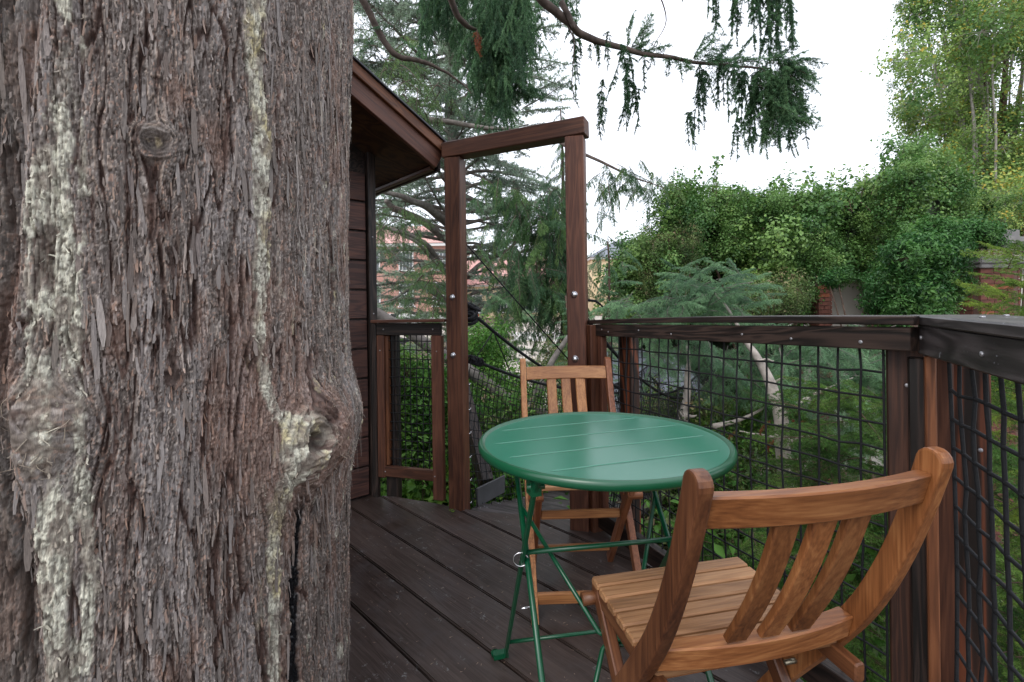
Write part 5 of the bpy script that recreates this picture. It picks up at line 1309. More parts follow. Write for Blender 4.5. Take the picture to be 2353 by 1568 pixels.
sprays(ced, co, fill(860, 960, 560, 680, 8.2, 14, 0.42, 0.1) + fill(860, 1010, 20, 130, 9.5, 22, 0.5, -0.2) + fill(880, 1100, 100, 330, 9.6, 36, 0.45, -0.2) + fill(1150, 1215, 180, 320, 9.4, 14, 0.45, -0.1)
       + fill(1065, 1160, 380, 460, 9.4, 9, 0.42, 0.0) + fill(1080, 1150, 570, 660, 9.0, 7, 0.36, 0.1), CED, 52)

# drooping dark conifer seen through the gateway
tx_, ty_ = 0.78, 7.4
droop_t = conifer_tree('weeping_conifer', 'dark green drooping conifer filling the gateway opening, its tip above the lintel', 'tree', (tx_, ty_, gz(tx_, ty_)), 7.0, 0.10, DROOP + DROOPG, 95, 3.3, 1.15, 61, DARKBARK,
                       pitch=(0.15, 0.6), prof=lambda f: 0.80 - 0.66 * f)
do = np.array([tx_, ty_, gz(tx_, ty_)])
sprays(droop_t, do, fill(1175, 1315, 430, 670, 6.9, 130, 0.48) + fill(1090, 1200, 400, 470, 7.0, 16, 0.38) + fill(1150, 1250, 600, 760, 6.6, 30, 0.38) + fill(1370, 1470, 365, 430, 5.8, 18, 0.33) + fill(1440, 1530, 395, 450, 5.8, 14, 0.26)
       + fill(1365, 1395, 480, 560, 6.2, 5, 0.22) + fill(1230, 1300, 640, 690, 6.2, 8, 0.34), DROOP + DROOPG, 62)
sprays(droop_t, do, fill(1085, 1190, 500, 640, 8.0, 26, 0.36) + fill(1100, 1200, 640, 740, 6.4, 20, 0.30) + fill(1368, 1440, 560, 720, 6.1, 26, 0.30, 0.3), DROOPG + DEO, 63)
P = [tuple(np.array(wp(*p)) - do) for p in [(1290, 330, 7.4), (1370, 368, 6.4), (1440, 400, 5.8), (1530, 435, 5.4)]]
limb(droop_t, P, [0.03, 0.02, 0.012, 0.004], DARKBARK, 'branch', n=14, amp=0.01, seed=4, seg=6)

# small conifer just right of the gateway
sx_, sy_ = 1.22, 6.2
conifer_tree('small_conifer', 'small soft green conifer standing just right of the gateway post', 'tree', (sx_, sy_, gz(sx_, sy_)), 4.85, 0.06, DEO, 60, 2.2, 0.55, 65, BROWNBARK, pitch=(-0.5, 0.1), prof=lambda f: 0.9 - 0.75 * f)
sx_, sy_ = 0.62, 5.4
conifer_tree('small_conifer', 'small blue green conifer low inside the gateway opening, beside the right post', 'tree', (sx_, sy_, gz(sx_, sy_)), 4.20, 0.05, DEO, 46, 2.4, 0.50, 66, BROWNBARK, pitch=(-0.4, 0.2), prof=lambda f: 0.9 - 0.7 * f)

# young deodar behind the long net
yx, yy = 2.02, 3.7
yo = np.array([yx, yy, gz(yx, yy)])
deo = empty('young_cedar', tuple(yo), 0, label='young blue green cedar with a pale crooked stem close behind the long net railing', cat='tree')
limb(deo, [(0.05, 0.0, 0)] + [tuple(np.array(wp(*p)) - yo) for p in [(1812, 1400, 3.65), (1806, 1110, 3.6), (1800, 1000, 3.6), (1792, 930, 3.6), (1765, 865, 3.65), (1735, 815, 3.7), (1712, 780, 3.75), (1680, 720, 3.85), (1640, 670, 3.9)]],
     [0.06, 0.055, 0.052, 0.050, 0.046, 0.036, 0.026, 0.018, 0.012, 0.006], PALEBARK, 'trunk', n=40, amp=0.007, seed=3, seg=12)
for pts, rd in (([(1800, 955, 3.6), (1830, 930, 3.7), (1880, 900, 3.9), (1960, 870, 4.0)], [0.022, .014, .010, .004]), ([(1800, 1010, 3.6), (1740, 1000, 3.6), (1700, 990, 3.6)], [0.012, .008, .004]),
                ([(1808, 1020, 3.6), (1850, 1000, 3.55), (1870, 1005, 3.5)], [0.018, .010, .006]), ([(1775, 880, 3.65), (1800, 870, 3.6), (1812, 873, 3.6)], [0.010, .007, .004]), ([(1740, 830, 3.65), (1765, 826, 3.6), (1780, 830, 3.6)], [0.009, .006, .003])):
    limb(deo, [tuple(np.array(wp(*p)) - yo) for p in pts], rd, PALEBARK, 'limb', n=12, amp=0.006, seed=int(pts[0][0] + pts[0][1]), seg=8)
sprays(deo, yo, fill(1550, 1735, 640, 725, 4.1, 60, 0.32, -0.1, 0.35) + fill(1420, 1720, 670, 750, 4.3, 60, 0.34, 0.1, 0.4) + fill(1545, 1640, 615, 660, 4.1, 10, 0.22, -0.4, 0.1) + fill(1440, 1640, 750, 830, 4.3, 22, 0.30, 0.5) + fill(1600, 1760, 780, 880, 4.2, 26, 0.36, 0.6)
       + fill(1760, 2060, 740, 900, 4.3, 110, 0.45, 0.3) + fill(1800, 2060, 900, 1010, 4.4, 40, 0.40, 0.5) + fill(1620, 1800, 870, 960, 4.6, 20, 0.36, 0.5), DEO, 71)
DEADB = meshed(conifer_branch(360, L=0.5, twig=0.16, gap=0.02, ln=0.03, wd=0.006, dens=330, droop=1.3, twdroop=2.0, r=0.005, sub=2, bare=0.02), 'dead_branch', [BROWNBARK, L_DEAD], 0.5)
for (px, py, yaw, sc) in ((1815, 930, 0.3, .42), (1825, 940, -0.4, .48), (1812, 925, 1.2, .36), (1770, 965, 3.0, .30), (1835, 985, 0.2, .32), (1780, 1010, 2.4, .25), (1690, 990, 3, .22), (1795, 1045, 1, .24)):
    inst(DEADB, 'dead_branch', deo, tuple(np.array(wp(px, py, 3.55)) - yo), (0, 0.5, yaw), sc)

# second pale stem further left
px_, py_ = 1.52, 4.3
po = np.array([px_, py_, gz(px_, py_)])
pst = empty('pale_sapling', tuple(po), 0, label='thin pale barked sapling with snapped side twigs behind the net, left of the crooked stem', cat='tree')
limb(pst, [(-0.25, -0.2, 0)] + [tuple(np.array(wp(*p)) - po) for p in [(1508, 1300, 3.9), (1530, 1130, 4.0), (1565, 985, 4.2), (1575, 930, 4.3), (1582, 850, 4.3), (1580, 790, 4.4)]], [0.07, 0.065, 0.060, 0.050, 0.036, 0.024, 0.012], PALEBARK, 'trunk', n=34, amp=0.010, seed=13, seg=12)
for pts in ([(1572, 965, 4.2), (1555, 940, 4.1)], [(1578, 960, 4.2), (1600, 955, 4.1)], [(1640, 980, 3.9), (1710, 965, 4.1), (1790, 915, 4.3)]):
    limb(pst, [tuple(np.array(wp(*p)) - po) for p in pts], [0.022, 0.014, 0.005], PALEBARK, 'limb', n=8, amp=0.006, seed=pts[0][0], seg=7)
sprays(pst, po, fill(1500, 1620, 740, 830, 4.6, 24, 0.32, 0.5), DEO, 73)

# leaning grey log behind the left panel and gateway
lg = empty('leaning_log', (-1.6, 5.0, 0), 0, label='grey fallen limb leaning down from left to right behind the panel and gateway', cat='log')
lo_ = np.array([-1.6, 5.0, 0])
limb(lg, [tuple(np.array(wp(*p)) - lo_) for p in [(780, 670, 4.9), (860, 722, 4.8), (925, 752, 4.8), (1000, 806, 4.7), (1094, 862, 4.6), (1150, 905, 4.6), (1210, 940, 4.5), (1290, 960, 4.5)]], [0.075, 0.068, 0.060, 0.055, 0.060, 0.058, 0.05, 0.03], GREYLIMB, 'trunk', n=40, amp=0.008, seed=4, seg=12)
limb(lg, [tuple(np.array(wp(*p)) - lo_) for p in [(1205, 938, 4.5), (1248, 885, 4.6), (1275, 820, 4.7), (1312, 768, 4.8), (1330, 740, 4.9)]], [0.04, 0.035, 0.028, 0.02, 0.01], GREYLIMB, 'limb', n=20, amp=0.01, seed=6, seg=9)

# ------------------------------------------------ broadleaf clusters
IVY = [leaf_cluster(400 + i, R=0.42 + 0.03 * i, n=(800, 620, 480, 800)[i], size=(0.062, 0.078, 0.095, 0.055)[i], tone=0.45, asp=0.8, up=0.6, twigs=8).mesh('leaf_cluster', [BROWNBARK, L_IVY]) for i in range(4)]
IVYD = [leaf_cluster(410 + i, R=0.38, n=360, size=0.12, tone=0.45, asp=0.42, up=0.1, twigs=8).mesh('leaf_cluster', [BROWNBARK, L_IVYD]) for i in range(3)]
POP = [leaf_cluster(420 + i, R=0.62, n=520, size=0.085, tone=0.55, asp=0.9, up=0.2, twigs=14, tw_r=0.008, flat=1.25).mesh('leaf_cluster', [TREEBARK, L_POPLAR]) for i in range(4)]
SHR = [leaf_cluster(430 + i, R=0.26, n=330, size=0.050, tone=0.5, asp=0.5, up=0.3, twigs=10, tw_r=0.003).mesh('leaf_cluster', [BROWNBARK, L_SHRUB]) for i in range(4)]
SHRD = [leaf_cluster(440 + i, R=0.26, n=330, size=0.042, tone=0.5, asp=0.5, up=0.3, twigs=14, tw_r=0.003).mesh('leaf_cluster', [BROWNBARK, L_SHRUBD]) for i in range(3)]

def plant(name, label, cat, base, meshes, pts, stems=0, seed=0, bark=BROWNBARK, grp=None, sc=1.0, cname='leaf_cluster', stem_r=0.03, n_stems=5):
    """pts: absolute cluster centres (x,y,z,scale)"""
    rgt = np.random.default_rng(seed); base = np.array(base, float)
    t = empty(name, tuple(base), 0, label=label, cat=cat, group=grp)
    for (x, y, z, s_) in pts:
        inst(meshes[rgt.integers(0, len(meshes))], cname, t, (x - base[0], y - base[1], z - base[2]), (rgt.normal(0, 0.3), rgt.normal(0, 0.3), rgt.random() * 6.28), s_ * sc)
    for i in range(n_stems):
        if not len(pts): break
        q = pts[rgt.integers(0, len(pts))]
        limb(t, [(rgt.normal(0, .08), rgt.normal(0, .08), -0.1), tuple((np.array(q[:3]) - base) * [0.4, 0.4, 0.55]), tuple(np.array(q[:3]) - base)], [stem_r, stem_r * 0.6, stem_r * 0.25], bark, 'stem', n=10, amp=0.02, seed=seed * 31 + i, seg=6)
    return t

# ivy covered wall: silhouette read as heights over x at about 9.5 m
TOPS = [(1395, 640), (1425, 600), (1455, 555), (1490, 505), (1525, 450), (1560, 428), (1600, 425), (1645, 430), (1690, 450), (1730, 462), (1765, 450), (1830, 440), (1868, 482), (1900, 438), (1990, 428), (2040, 400), (2090, 372), (2130, 385), (2190, 420), (2270, 450), (2400, 470)]
def top_py(px): return float(np.interp(px, [t[0] for t in TOPS], [t[1] for t in TOPS]))
iv_base = (5.2, 9.6, gz(5.2, 9.6))
pts = []
rgi = np.random.default_rng(88)
for k in range(1000):
    px = rgi.uniform(1405, 2120); tp = top_py(px) + 30; py = rgi.uniform(tp, 730) if rgi.random() < 0.72 else tp + rgi.uniform(-22, 22)
    d = 9.5 + rgi.normal(0, 0.35) + 0.4 * math.sin(px * 0.02) - (py - tp) * 0.0018
    # keep the doorway like gap with pale wall near the pillar free
    if 1850 < px < 2020 and py > 628: continue
    p = wp(px, py, d); pts.append((p[0], p[1], p[2], rgi.uniform(0.35, 0.80)))
    if len(pts) >= 298: break
plant('ivy_bank', 'broad bank of flowering ivy over the garden wall, its lumpy top against the sky', 'ivy', iv_base, IVY, pts, seed=5, n_stems=14, stem_r=0.05)
SHOOT = []
for i in range(3):
    f = Fol(); rs = np.random.default_rng(480 + i); Q = curve((0, 0, 0), (0.25, 0.1, 1), 0.7, 8, 0.5, rs, 0.16); f.tube(Q, np.linspace(0.008, 0.003, len(Q)), 4)
    C = np.concatenate([Q[rs.integers(2, 9, 34)] + rs.normal(0, 0.035, (34, 3))]); f.leaves(C, rs.normal(0, 1, (34, 3)) + [0, 0, 0.5], 0.085, rs, np.clip(rs.normal(0.6, 0.2, 34), 0, 1), 0.8)
    SHOOT.append(f.mesh('shoot', [BROWNBARK, L_IVY]))
ivy_o = [o_ for o_ in bpy.data.objects if o_.name.startswith('ivy_bank')][0]
for k in range(60):
    px = rgi.uniform(1560, 2110); p = wp(px, top_py(px) + rgi.uniform(12, 70), 9.3 + rgi.normal(0, .2)) - np.array(iv_base)
    so = inst(SHOOT[rgi.integers(0, 3)], 'shoot', ivy_o, tuple(p), (rgi.normal(0, .4), rgi.normal(0, .4), rgi.random() * 6), rgi.uniform(0.5, 1.1)); so['kind'] = 'stuff'
# dark backing added inside the ivy to stop see-through, one lumpy solid
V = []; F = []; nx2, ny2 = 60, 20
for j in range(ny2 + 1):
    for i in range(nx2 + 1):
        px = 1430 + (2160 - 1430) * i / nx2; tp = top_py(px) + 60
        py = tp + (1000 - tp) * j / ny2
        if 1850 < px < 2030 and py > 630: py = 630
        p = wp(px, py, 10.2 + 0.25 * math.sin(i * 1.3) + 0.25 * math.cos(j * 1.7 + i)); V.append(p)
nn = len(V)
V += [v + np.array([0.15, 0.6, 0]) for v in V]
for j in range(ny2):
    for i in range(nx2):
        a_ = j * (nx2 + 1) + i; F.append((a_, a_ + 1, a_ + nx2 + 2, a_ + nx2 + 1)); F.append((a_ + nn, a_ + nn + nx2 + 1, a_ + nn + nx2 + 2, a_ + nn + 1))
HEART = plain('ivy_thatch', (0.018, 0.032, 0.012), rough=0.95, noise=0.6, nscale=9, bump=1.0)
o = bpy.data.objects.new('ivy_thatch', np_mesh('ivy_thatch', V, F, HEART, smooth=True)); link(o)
tag(o, 'dark lumpy backing added inside the ivy bank on the wall', 'ivy')
# olive shrub in front, left part of the ivy bank
pts = [tuple(wp(x, y, d)) + (s_,) for (x, y, d, s_) in [(rgi.uniform(1470, 1600), rgi.uniform(540, 720), 8.4 + rgi.normal(0, .2), rgi.uniform(0.6, 1.1)) for _ in range(34)]]
plant('olive_shrub', 'grey green twiggy shrub in front of the ivy bank left end', 'shrub', (2.6, 8.4, gz(2.6, 8.4)), SHRD, pts, seed=9, n_stems=10)
pts = [tuple(wp(x, y, d)) + (s_,) for (x, y, d, s_) in [(rgi.uniform(1700, 1835), rgi.uniform(650, 730), 7.0 + rgi.normal(0, .2), rgi.uniform(0.6, 1.0)) for _ in range(30)]]
plant('olive_shrub', 'yellow flecked shrub above the rail between the young cedar and the brick pier', 'shrub', (3.8, 7.0, gz(3.8, 7.0)), SHRD, pts, seed=10, n_stems=8)
# dark creeper swallowing the ornate pier
pts = []
for k in range(120):
    py = rgi.uniform(560, 735); px = rgi.normal(2120, 42)
    if px > 2185: px = 2185 - rgi.random() * 60
    if px < 2040: px = 2040 + rgi.random() * 80
    p = wp(px, py, 6.3 + rgi.normal(0, 0.16)); pts.append((*p, rgi.uniform(0.30, 0.55)))
for k in range(14): p = wp(rgi.uniform(2165, 2215), rgi.uniform(560, 720), 6.55 + rgi.normal(0, .08)); pts.append((*p, rgi.uniform(0.25, 0.42)))
for k in range(30): p = wp(rgi.uniform(2080, 2300), rgi.uniform(520, 556), 6.7 + rgi.normal(0, .15)); pts.append((*p, rgi.uniform(0.25, 0.45)))
plant('creeper', 'dark green long leaved creeper smothering the ornate brick pier and hanging over its cap', 'creeper', (5.2, 6.3, gz(5.2, 6.3)), IVYD, pts, seed=15, n_stems=8)
pts = [tuple(wp(x, y, d)) + (s_,) for (x, y, d, s_) in [(rgi.uniform(2000, 2070), rgi.uniform(640, 730), 6.8 + rgi.normal(0, .15), rgi.uniform(0.35, 0.6)) for _ in range(20)] + [(rgi.uniform(1895, 1990), rgi.uniform(628, 650), 8.0, rgi.uniform(0.25, 0.4)) for _ in range(12)]]
plant('creeper', 'loose creeper trails hanging beside the pale wall left of the ornate pier', 'creeper', (5.2, 6.9, gz(5.2, 6.9)), IVYD, pts, seed=16, n_stems=4)

# ------------------------------------------------ garden wall and brick piers
wallg = empty('garden_wall', (7.4, 10.9, gz(7.4, 10.9)), 0, label='pale cream rendered garden wall glimpsed between ivy and brick pier', cat='wall')
mb = MB(); mb.box((0, 0, 1.9), (9.6, 0.3, 4.6)); mb.build('rendered_panel', CREAM, wallg)
mb = MB(); mb.box((0, 0, 4.23), (9.7, 0.42, 0.08)); mb.build('coping', STONE, wallg)
def brick_pier(label, x, y, w_, z_top, z_bottom, yaw, cap):
    pr_ = empty('brick_pier', (x, y, z_bottom - 0.05), yaw, label=label, cat='pier')
    H_ = z_top - z_bottom
    mb = MB(); mb.box((0, 0, H_ / 2), (w_ - 0.014, w_ - 0.014, H_)); mb.build('mortar_core', MORTAR, pr_)
    bh, bw, g = 0.062, 0.20, 0.011
    rows = int(H_ / (bh + g)); cnt = 0; rgb = np.random.default_rng(int(x * 10))
    mbb = MB(); mbb.box((0, 0, 0), (bw, 0.03, bh)); bm_ = mbb.mesh('brick', BRICK); mbo = MB(); mbo.box((0, 0, 0), (bw, 0.03, bh)); bmo = mbo.mesh('brick', BRICK_OR)
    mh = MB(); mh.box((0, 0, 0), (0.095, 0.03, bh)); bmh = mh.mesh('brick', BRICK)
    rest = MB()
    for r_ in range(rows):
        z = H_ - (r_ + 0.5) * (bh + g)
        for face in (0, 3, 1):
            xs = -w_ / 2
            first = (r_ + face) % 2
            while xs < w_ / 2 - 0.03:
                L = 0.095 if first else bw; first = 0
                if xs + L > w_ / 2: L = 0.095 if w_ / 2 - xs >= 0.095 else 0
                if L == 0: break
                xc = xs + L / 2; R4 = Matrix.Rotation(face * PI / 2, 4, 'Z')
                v = R4 @ Vector((xc, -w_ / 2 + 0.006 + rgb.normal(0, 0.0015), 0))
                if cnt < 270 and z > H_ - 1.15:
                    me = bmh if L < 0.1 else (bmo if rgb.random() < 0.22 else bm_)
                    o = bpy.data.objects.new('brick', me); link(o, pr_); o.matrix_basis = Matrix.Translation((v.x, v.y, z)) @ R4; cnt += 1
                else: rest.box((v.x, v.y, z), (L, 0.03, bh), R=np.array(R4.to_3x3()))
                xs += L + g
    if rest.n: ro = rest.build('lower_bricks', BRICK, pr_); ro['kind'] = 'stuff'
    if cap:
        z = H_
        for nm, w2, h2, mt in (('necking', w_ + 0.10, 0.06, STONE), ('lower_moulding', w_ + 0.16, 0.09, STONE), ('frieze', w_ + 0.04, 0.12, FRIEZE), ('upper_moulding', w_ + 0.14, 0.05, STONE), ('cornice', w_ + 0.22, 0.10, STONE), ('top_block', w_ + 0.02, 0.11, STONE)):
            bm = bmesh.new(); bmesh.ops.create_cube(bm, size=1); bmesh.ops.scale(bm, vec=(w2, w2, h2), verts=bm.verts); bmesh.ops.bevel(bm, geom=bm.edges[:], offset=0.012, segments=2, affect='EDGES')
            me = bpy.data.meshes.new(nm); bm.to_mesh(me); bm.free(); me.materials.append(mt)
            o = bpy.data.objects.new(nm, me); link(o, pr_); o.location = (0, 0, z + h2 / 2); z += h2
        mbm = MB()         # worn red carving on the frieze
        for q in np.linspace(-w_ / 2 + 0.06, w_ / 2 - 0.06, 6):
            mbm.box((q, -(w_ + 0.04) / 2 - 0.004, H_ + 0.15 + 0.055), (0.035 + 0.02 * math.sin(q * 40), 0.010, 0.06)); mbm.box((q + 0.015, -(w_ + 0.04) / 2 - 0.004, H_ + 0.15 + 0.085), (0.05, 0.010, 0.014))
        mbm.build('red_carving', BRICK_OR, pr_)
    return pr_
p = wp(2240, 640, 7.1)
brick_pier('ornate brick pier with a carved weathered stone capital, half hidden by dark creeper', float(p[0]) + 0.02, 7.1, 0.62, float(wp(2240, 612, 7.1)[2]), -2.6, 0.12, True)
p = wp(1886, 690, 9.0)
brick_pier('slim plain red brick pier beside the pale cream wall, under the ivy', float(p[0]), 9.0, 0.24, float(wp(1886, 650, 9.0)[2]), -2.6, 0.0, False)

# ------------------------------------------------ poplar at right, with ivy at its foot
qx, qy = 15.4, 17.0
pop = empty('poplar_tree', (qx, qy, gz(qx, qy)), 0, label='tall yellow green poplar with many upright pale stems at the right edge', cat='tree')
pb = np.array([qx, qy, gz(qx, qy)])
rgp = np.random.default_rng(99)
stems = []
for k in range(30):
    bx = rgp.uniform(2195, 2330); tx2 = 2215 + (bx - 2255) * 2.3 + rgp.normal(0, 30); by = rgp.uniform(330, 520); d = 17 + rgp.normal(0, 0.7)
    ty2 = rgp.uniform(-260, 60)
    P = [tuple(wp(bx, by, d) - pb), tuple(wp(bx + (tx2 - bx) * 0.45, by + (ty2 - by) * 0.5, d) - pb), tuple(wp(tx2, ty2, d) - pb)]
    stems.append([np.array(q) for q in P])
    limb(pop, P, [0.085 if k < 10 else 0.04, 0.055 if k < 10 else 0.025, 0.008], TREEBARK, 'stem', n=16, amp=0.05, seed=k, seg=6)
for k, (bx, w2) in enumerate(((2215, 0.14), (2262, 0.24), (2290, 0.18), (2335, 0.14))):
    limb(pop, [tuple(wp(bx - 6, 800, 17) * [1, 1, 0] + [0, 0, gz(qx, qy)] - pb), tuple(wp(bx, 560, 17) - pb), tuple(wp(bx + (bx - 2262) * 0.4, 330, 17) - pb), tuple(wp(bx + (bx - 2262) * 0.9, 60, 17) - pb)], [w2 * 1.3, w2 * 1.0, w2 * 0.7, w2 * 0.25],
         BROWNBARK if k in (1, 2) else TREEBARK, 'trunk', n=24, amp=0.06, seed=50 + k, seg=9)
def pop_left(py): return float(np.interp(py, [-300, 0, 80, 150, 210, 235, 260, 300, 360, 420, 480], [2085, 2058, 2062, 2048, 2040, 2018, 2050, 2085, 2105, 2150, 2190]))
cl = []
for k in range(270):
    py = rgp.uniform(-280, 470) if k < 230 else rgp.uniform(430, 540)
    l_ = pop_left(min(py, 480)) + 24; px = l_ + (2480 - l_) * rgp.random() ** 1.15
    d = 16.6 + rgp.normal(0, 1.0)
    p = wp(px, py, d) - pb
    inst(POP[rgp.integers(0, 4)], 'leaf_cluster', pop, tuple(p), (rgp.normal(0, .3), rgp.normal(0, .3), rgp.random() * 6.3), rgp.uniform(0.65, 1.25))
for k in range(14):
    py = rgp.uniform(0, 380); p = wp(pop_left(py) + rgp.uniform(4, 24), py, 17) - pb; inst(POP[rgp.integers(0, 4)], 'leaf_cluster', pop, tuple(p), (0, 0, rgp.random() * 6), rgp.uniform(0.3, 0.45))
pts = []
for k in range(60): p = wp(rgi.normal(2255, 28), rgi.uniform(420, 590), 15.8 + rgi.normal(0, .3)); pts.append((*p, rgi.uniform(0.5, 0.95)))
plant('trunk_ivy', 'dark ivy sleeve wrapping the lower trunks of the poplar', 'ivy', (15.0, 15.8, gz(15, 15.8)), IVYD, pts, seed=21, n_stems=6)
# darker trees between ivy bank and poplar
pts = []
for k in range(110):
    px = rgi.uniform(2040, 2210); tp = float(np.interp(px, [2040, 2080, 2120, 2160, 2210], [400, 335, 330, 390, 440])); p = wp(px, rgi.uniform(tp, 600), 12.6 + rgi.normal(0, .5)); pts.append((*p, rgi.uniform(0.6, 1.1)))
plant('bushy_tree', 'hazy mid green bushy tree between the ivy bank and the poplar', 'tree', (10.4, 12.6, gz(10.4, 12.6)), IVY, pts, seed=22, n_stems=10, stem_r=0.08)
pts = [tuple(wp(x, y, d)) + (s_,) for (x, y, d, s_) in [(rgi.uniform(2290, 2420), rgi.uniform(450, 560), 9.5 + rgi.normal(0, .4), rgi.uniform(0.5, 0.9)) for _ in range(34)]]
plant('yellowing_shrub', 'yellow green autumn shrub above the pier at the right edge', 'shrub', (9.6, 9.5, gz(9.6, 9.5)), POP, pts, seed=23, n_stems=8, sc=0.45)

# ------------------------------------------------ yew at right and dark growth under the rail
def yew(name, label, base, pts, meshes, seed):
    base = np.array(base, float); t = empty(name, tuple(base), 0, label=label, cat='shrub'); rgy = np.random.default_rng(seed)
    limb(t, [(0, 0, -0.2), (0.03, 0, (1.0 - base[2]) * 0.5), (0, 0, 0.9 - base[2])], [0.09, 0.07, 0.02], BROWNBARK, 'trunk', n=14, amp=0.02, seed=seed, seg=9)
    for (x, y, z, sc) in pts:
        v = np.array([x, y, z]) - (base + [0, 0, max(z - base[2] - 0.3, 0)]); yaw = math.atan2(v[1], v[0]) + rgy.normal(0, 0.8)
        inst(meshes[rgy.integers(0, len(meshes))], 'branch', t, tuple(np.array([x, y, z]) - base), (rgy.normal(0, 0.4), rgy.uniform(-0.6, 0.2), yaw), sc)
    return t
def blob(px0, px1, fy0, py1, d, n, s0, s1, dd=0.3, rr=rgi):
    out = []
    for _ in range(n):
        px = rr.uniform(px0, px1); p = wp(px, rr.uniform(fy0(px) if callable(fy0) else fy0, py1), d + rr.uniform(-dd, dd)); out.append((*p, rr.uniform(s0, s1)))
    return out
yew('yew_bush', 'yellow green yew rising above the right rail cap', (2.85, 2.6, -3), blob(2292, 2520, lambda px: float(np.interp(px, [2290, 2353], [620, 570])), 800, 2.6, 95, 0.24, 0.36)
    + blob(2330, 2520, 700, 900, 2.7, 60, 0.30, 0.45), YEW, 31)
yew('yew_bush', 'green yew growth close behind the right net', (2.15, 1.95, -3), blob(2240, 2560, 790, 1560, 2.0, 260, 0.30, 0.46), YEWD + YEW[:2], 32)
yew('yew_bush', 'dark yew growth behind the right half of the long net', (2.5, 3.1, -3), blob(1840, 2160, 900, 1300, 3.0, 170, 0.34, 0.55) + blob(1640, 2100, 1180, 1568, 2.6, 90, 0.34, 0.55), YEWD, 33)
# shrubs below: left panel, gateway and long net
def shrubs(name, label, base, pts, meshes, seed, ns=6): return plant(name, label, 'shrub', base, meshes, pts, seed=seed, n_stems=ns)
shrubs('laurel_bush', 'bright green leafy bush seen through the small left net panel', (-1.05, 4.3, -3), blob(840, 1035, lambda px: 860 + 20 * math.sin(px * .06), 1180, 4.3, 150, 0.5, 0.95, 0.5), SHR, 41)
shrubs('laurel_bush', 'bright green bush low behind the gateway left side', (-0.25, 5.2, -3), blob(1070, 1150, 770, 900, 5.4, 36, 0.5, 0.85, 0.4) + blob(1085, 1260, 880, 1000, 4.9, 40, 0.5, 0.9, 0.4), SHR, 42)
shrubs('laurel_bush', 'mixed green growth below the rope bridge', (0.2, 4.4, -3), blob(1085, 1400, 950, 1200, 4.2, 90, 0.6, 1.0, 0.5), SHR + SHRD, 43)
shrubs('olive_shrub', 'pale olive undergrowth beside the path seen through the gateway', (0.9, 6.6, -3), blob(1225, 1330, 790, 900, 6.0, 26, 0.4, 0.75, 0.4), SHRD, 44)
shrubs('seedhead_shrub', 'straggly green shrub with pinkish seed heads behind the long net', (1.9, 4.7, -3), blob(1480, 1800, 920, 1120, 4.7, 120, 0.45, 0.85, 0.4) + blob(1400, 1700, 1050, 1400, 4.0, 90, 0.6, 1.0, 0.4), SHRD + SHR[:1], 45)
# more dark foliage further down so that nothing below reads as bare ground
shrubs('undergrowth', 'deep green undergrowth far below the deck edge', (1.2, 3.0, -3), blob(1300, 2353, 1250, 1700, 3.6, 120, 1.1, 1.8, 0.8), SHR + SHRD, 46)
shrubs('undergrowth', 'deep green undergrowth below the left panel', (-0.8, 3.8, -3), blob(850, 1400, 1080, 1400, 3.7, 70, 0.9, 1.5, 0.3), SHR, 47)

# ------------------------------------------------ lower hut roof and lamp like ironwork past the gateway post
hut = empty('low_hut', (1.9, 7.6, gz(1.9, 7.6)), 0.15, label='low hut with a grey shingled roof down behind the long net', cat='hut')
hb = gz(1.9, 7.6)
mb = MB(); mb.box((0, 0.4, 0.85), (1.9, 1.5, 1.9)); mb.build('wall', STAIN_DARK, hut)
k = 0
for r_ in range(9):
    for c_ in range(1):
        mb = MB(); z = (-0.75 - hb) + 0.115 * r_; y = -0.55 + 0.17 * r_
        a = 0.6
        mb.box((0, y, z), (2.3, 0.19, 0.018), R=np.array(Matrix.Rotation(0.55, 3, 'X'))); mb.build('shingle_course', SHINGLE, hut)
mb = MB(); mb.box((0, -0.66, -0.80 - hb), (2.34, 0.04, 0.10)); mb.build('fascia', STAIN_DARK, hut)
# black cargo-net goblet of the bridge landing
land = empty('rope_landing', (1.0, 5.2, 0), 0, label='black timber and rope landing of the bridge, past the gateway right post', cat='platform')
lb_ = np.array([1.0, 5.2, 0])
for pts, r_ in (([(1488, 880, 5.6), (1490, 1000, 5.6), (1480, 1100, 5.6)], 0.022), ([(1500, 870, 5.6), (1512, 905, 5.6), (1516, 960, 5.6)], 0.010), ([(1428, 905, 5.4), (1445, 930, 5.4), (1475, 935, 5.5), (1488, 880, 5.6)], 0.010), ([(1445, 915, 5.4), (1470, 915, 5.4)], 0.012),
                ([(1490, 860, 5.6), (1510, 880, 5.6), (1516, 900, 5.6)], 0.016)):
    mb = MB(); mb.tube([tuple(np.array(wp(*p)) - lb_) for p in pts], r_, n=8); mb.build('rope', ROPE, land)
c4 = [np.array(wp(*p)) - lb_ for p in ((1432, 930, 5.3), (1490, 935, 5.6), (1490, 1080, 5.6), (1432, 1060, 5.3))]
net_mesh(lambda u, v: tuple((c4[0] * (1 - u) + c4[1] * u) * (1 - v) + (c4[3] * (1 - u) + c4[2] * u) * v), 10, 18, 0.002, 0.001, 3, n=4).build('net', CORD, land)
q0, q1 = wp(1490, 930, 5.65) - lb_, wp(1440, 1090, 5.4) - lb_
board('timber', land, tuple(q0), tuple(q1), 0.10, 0.05, mat=STAIN_DARK)
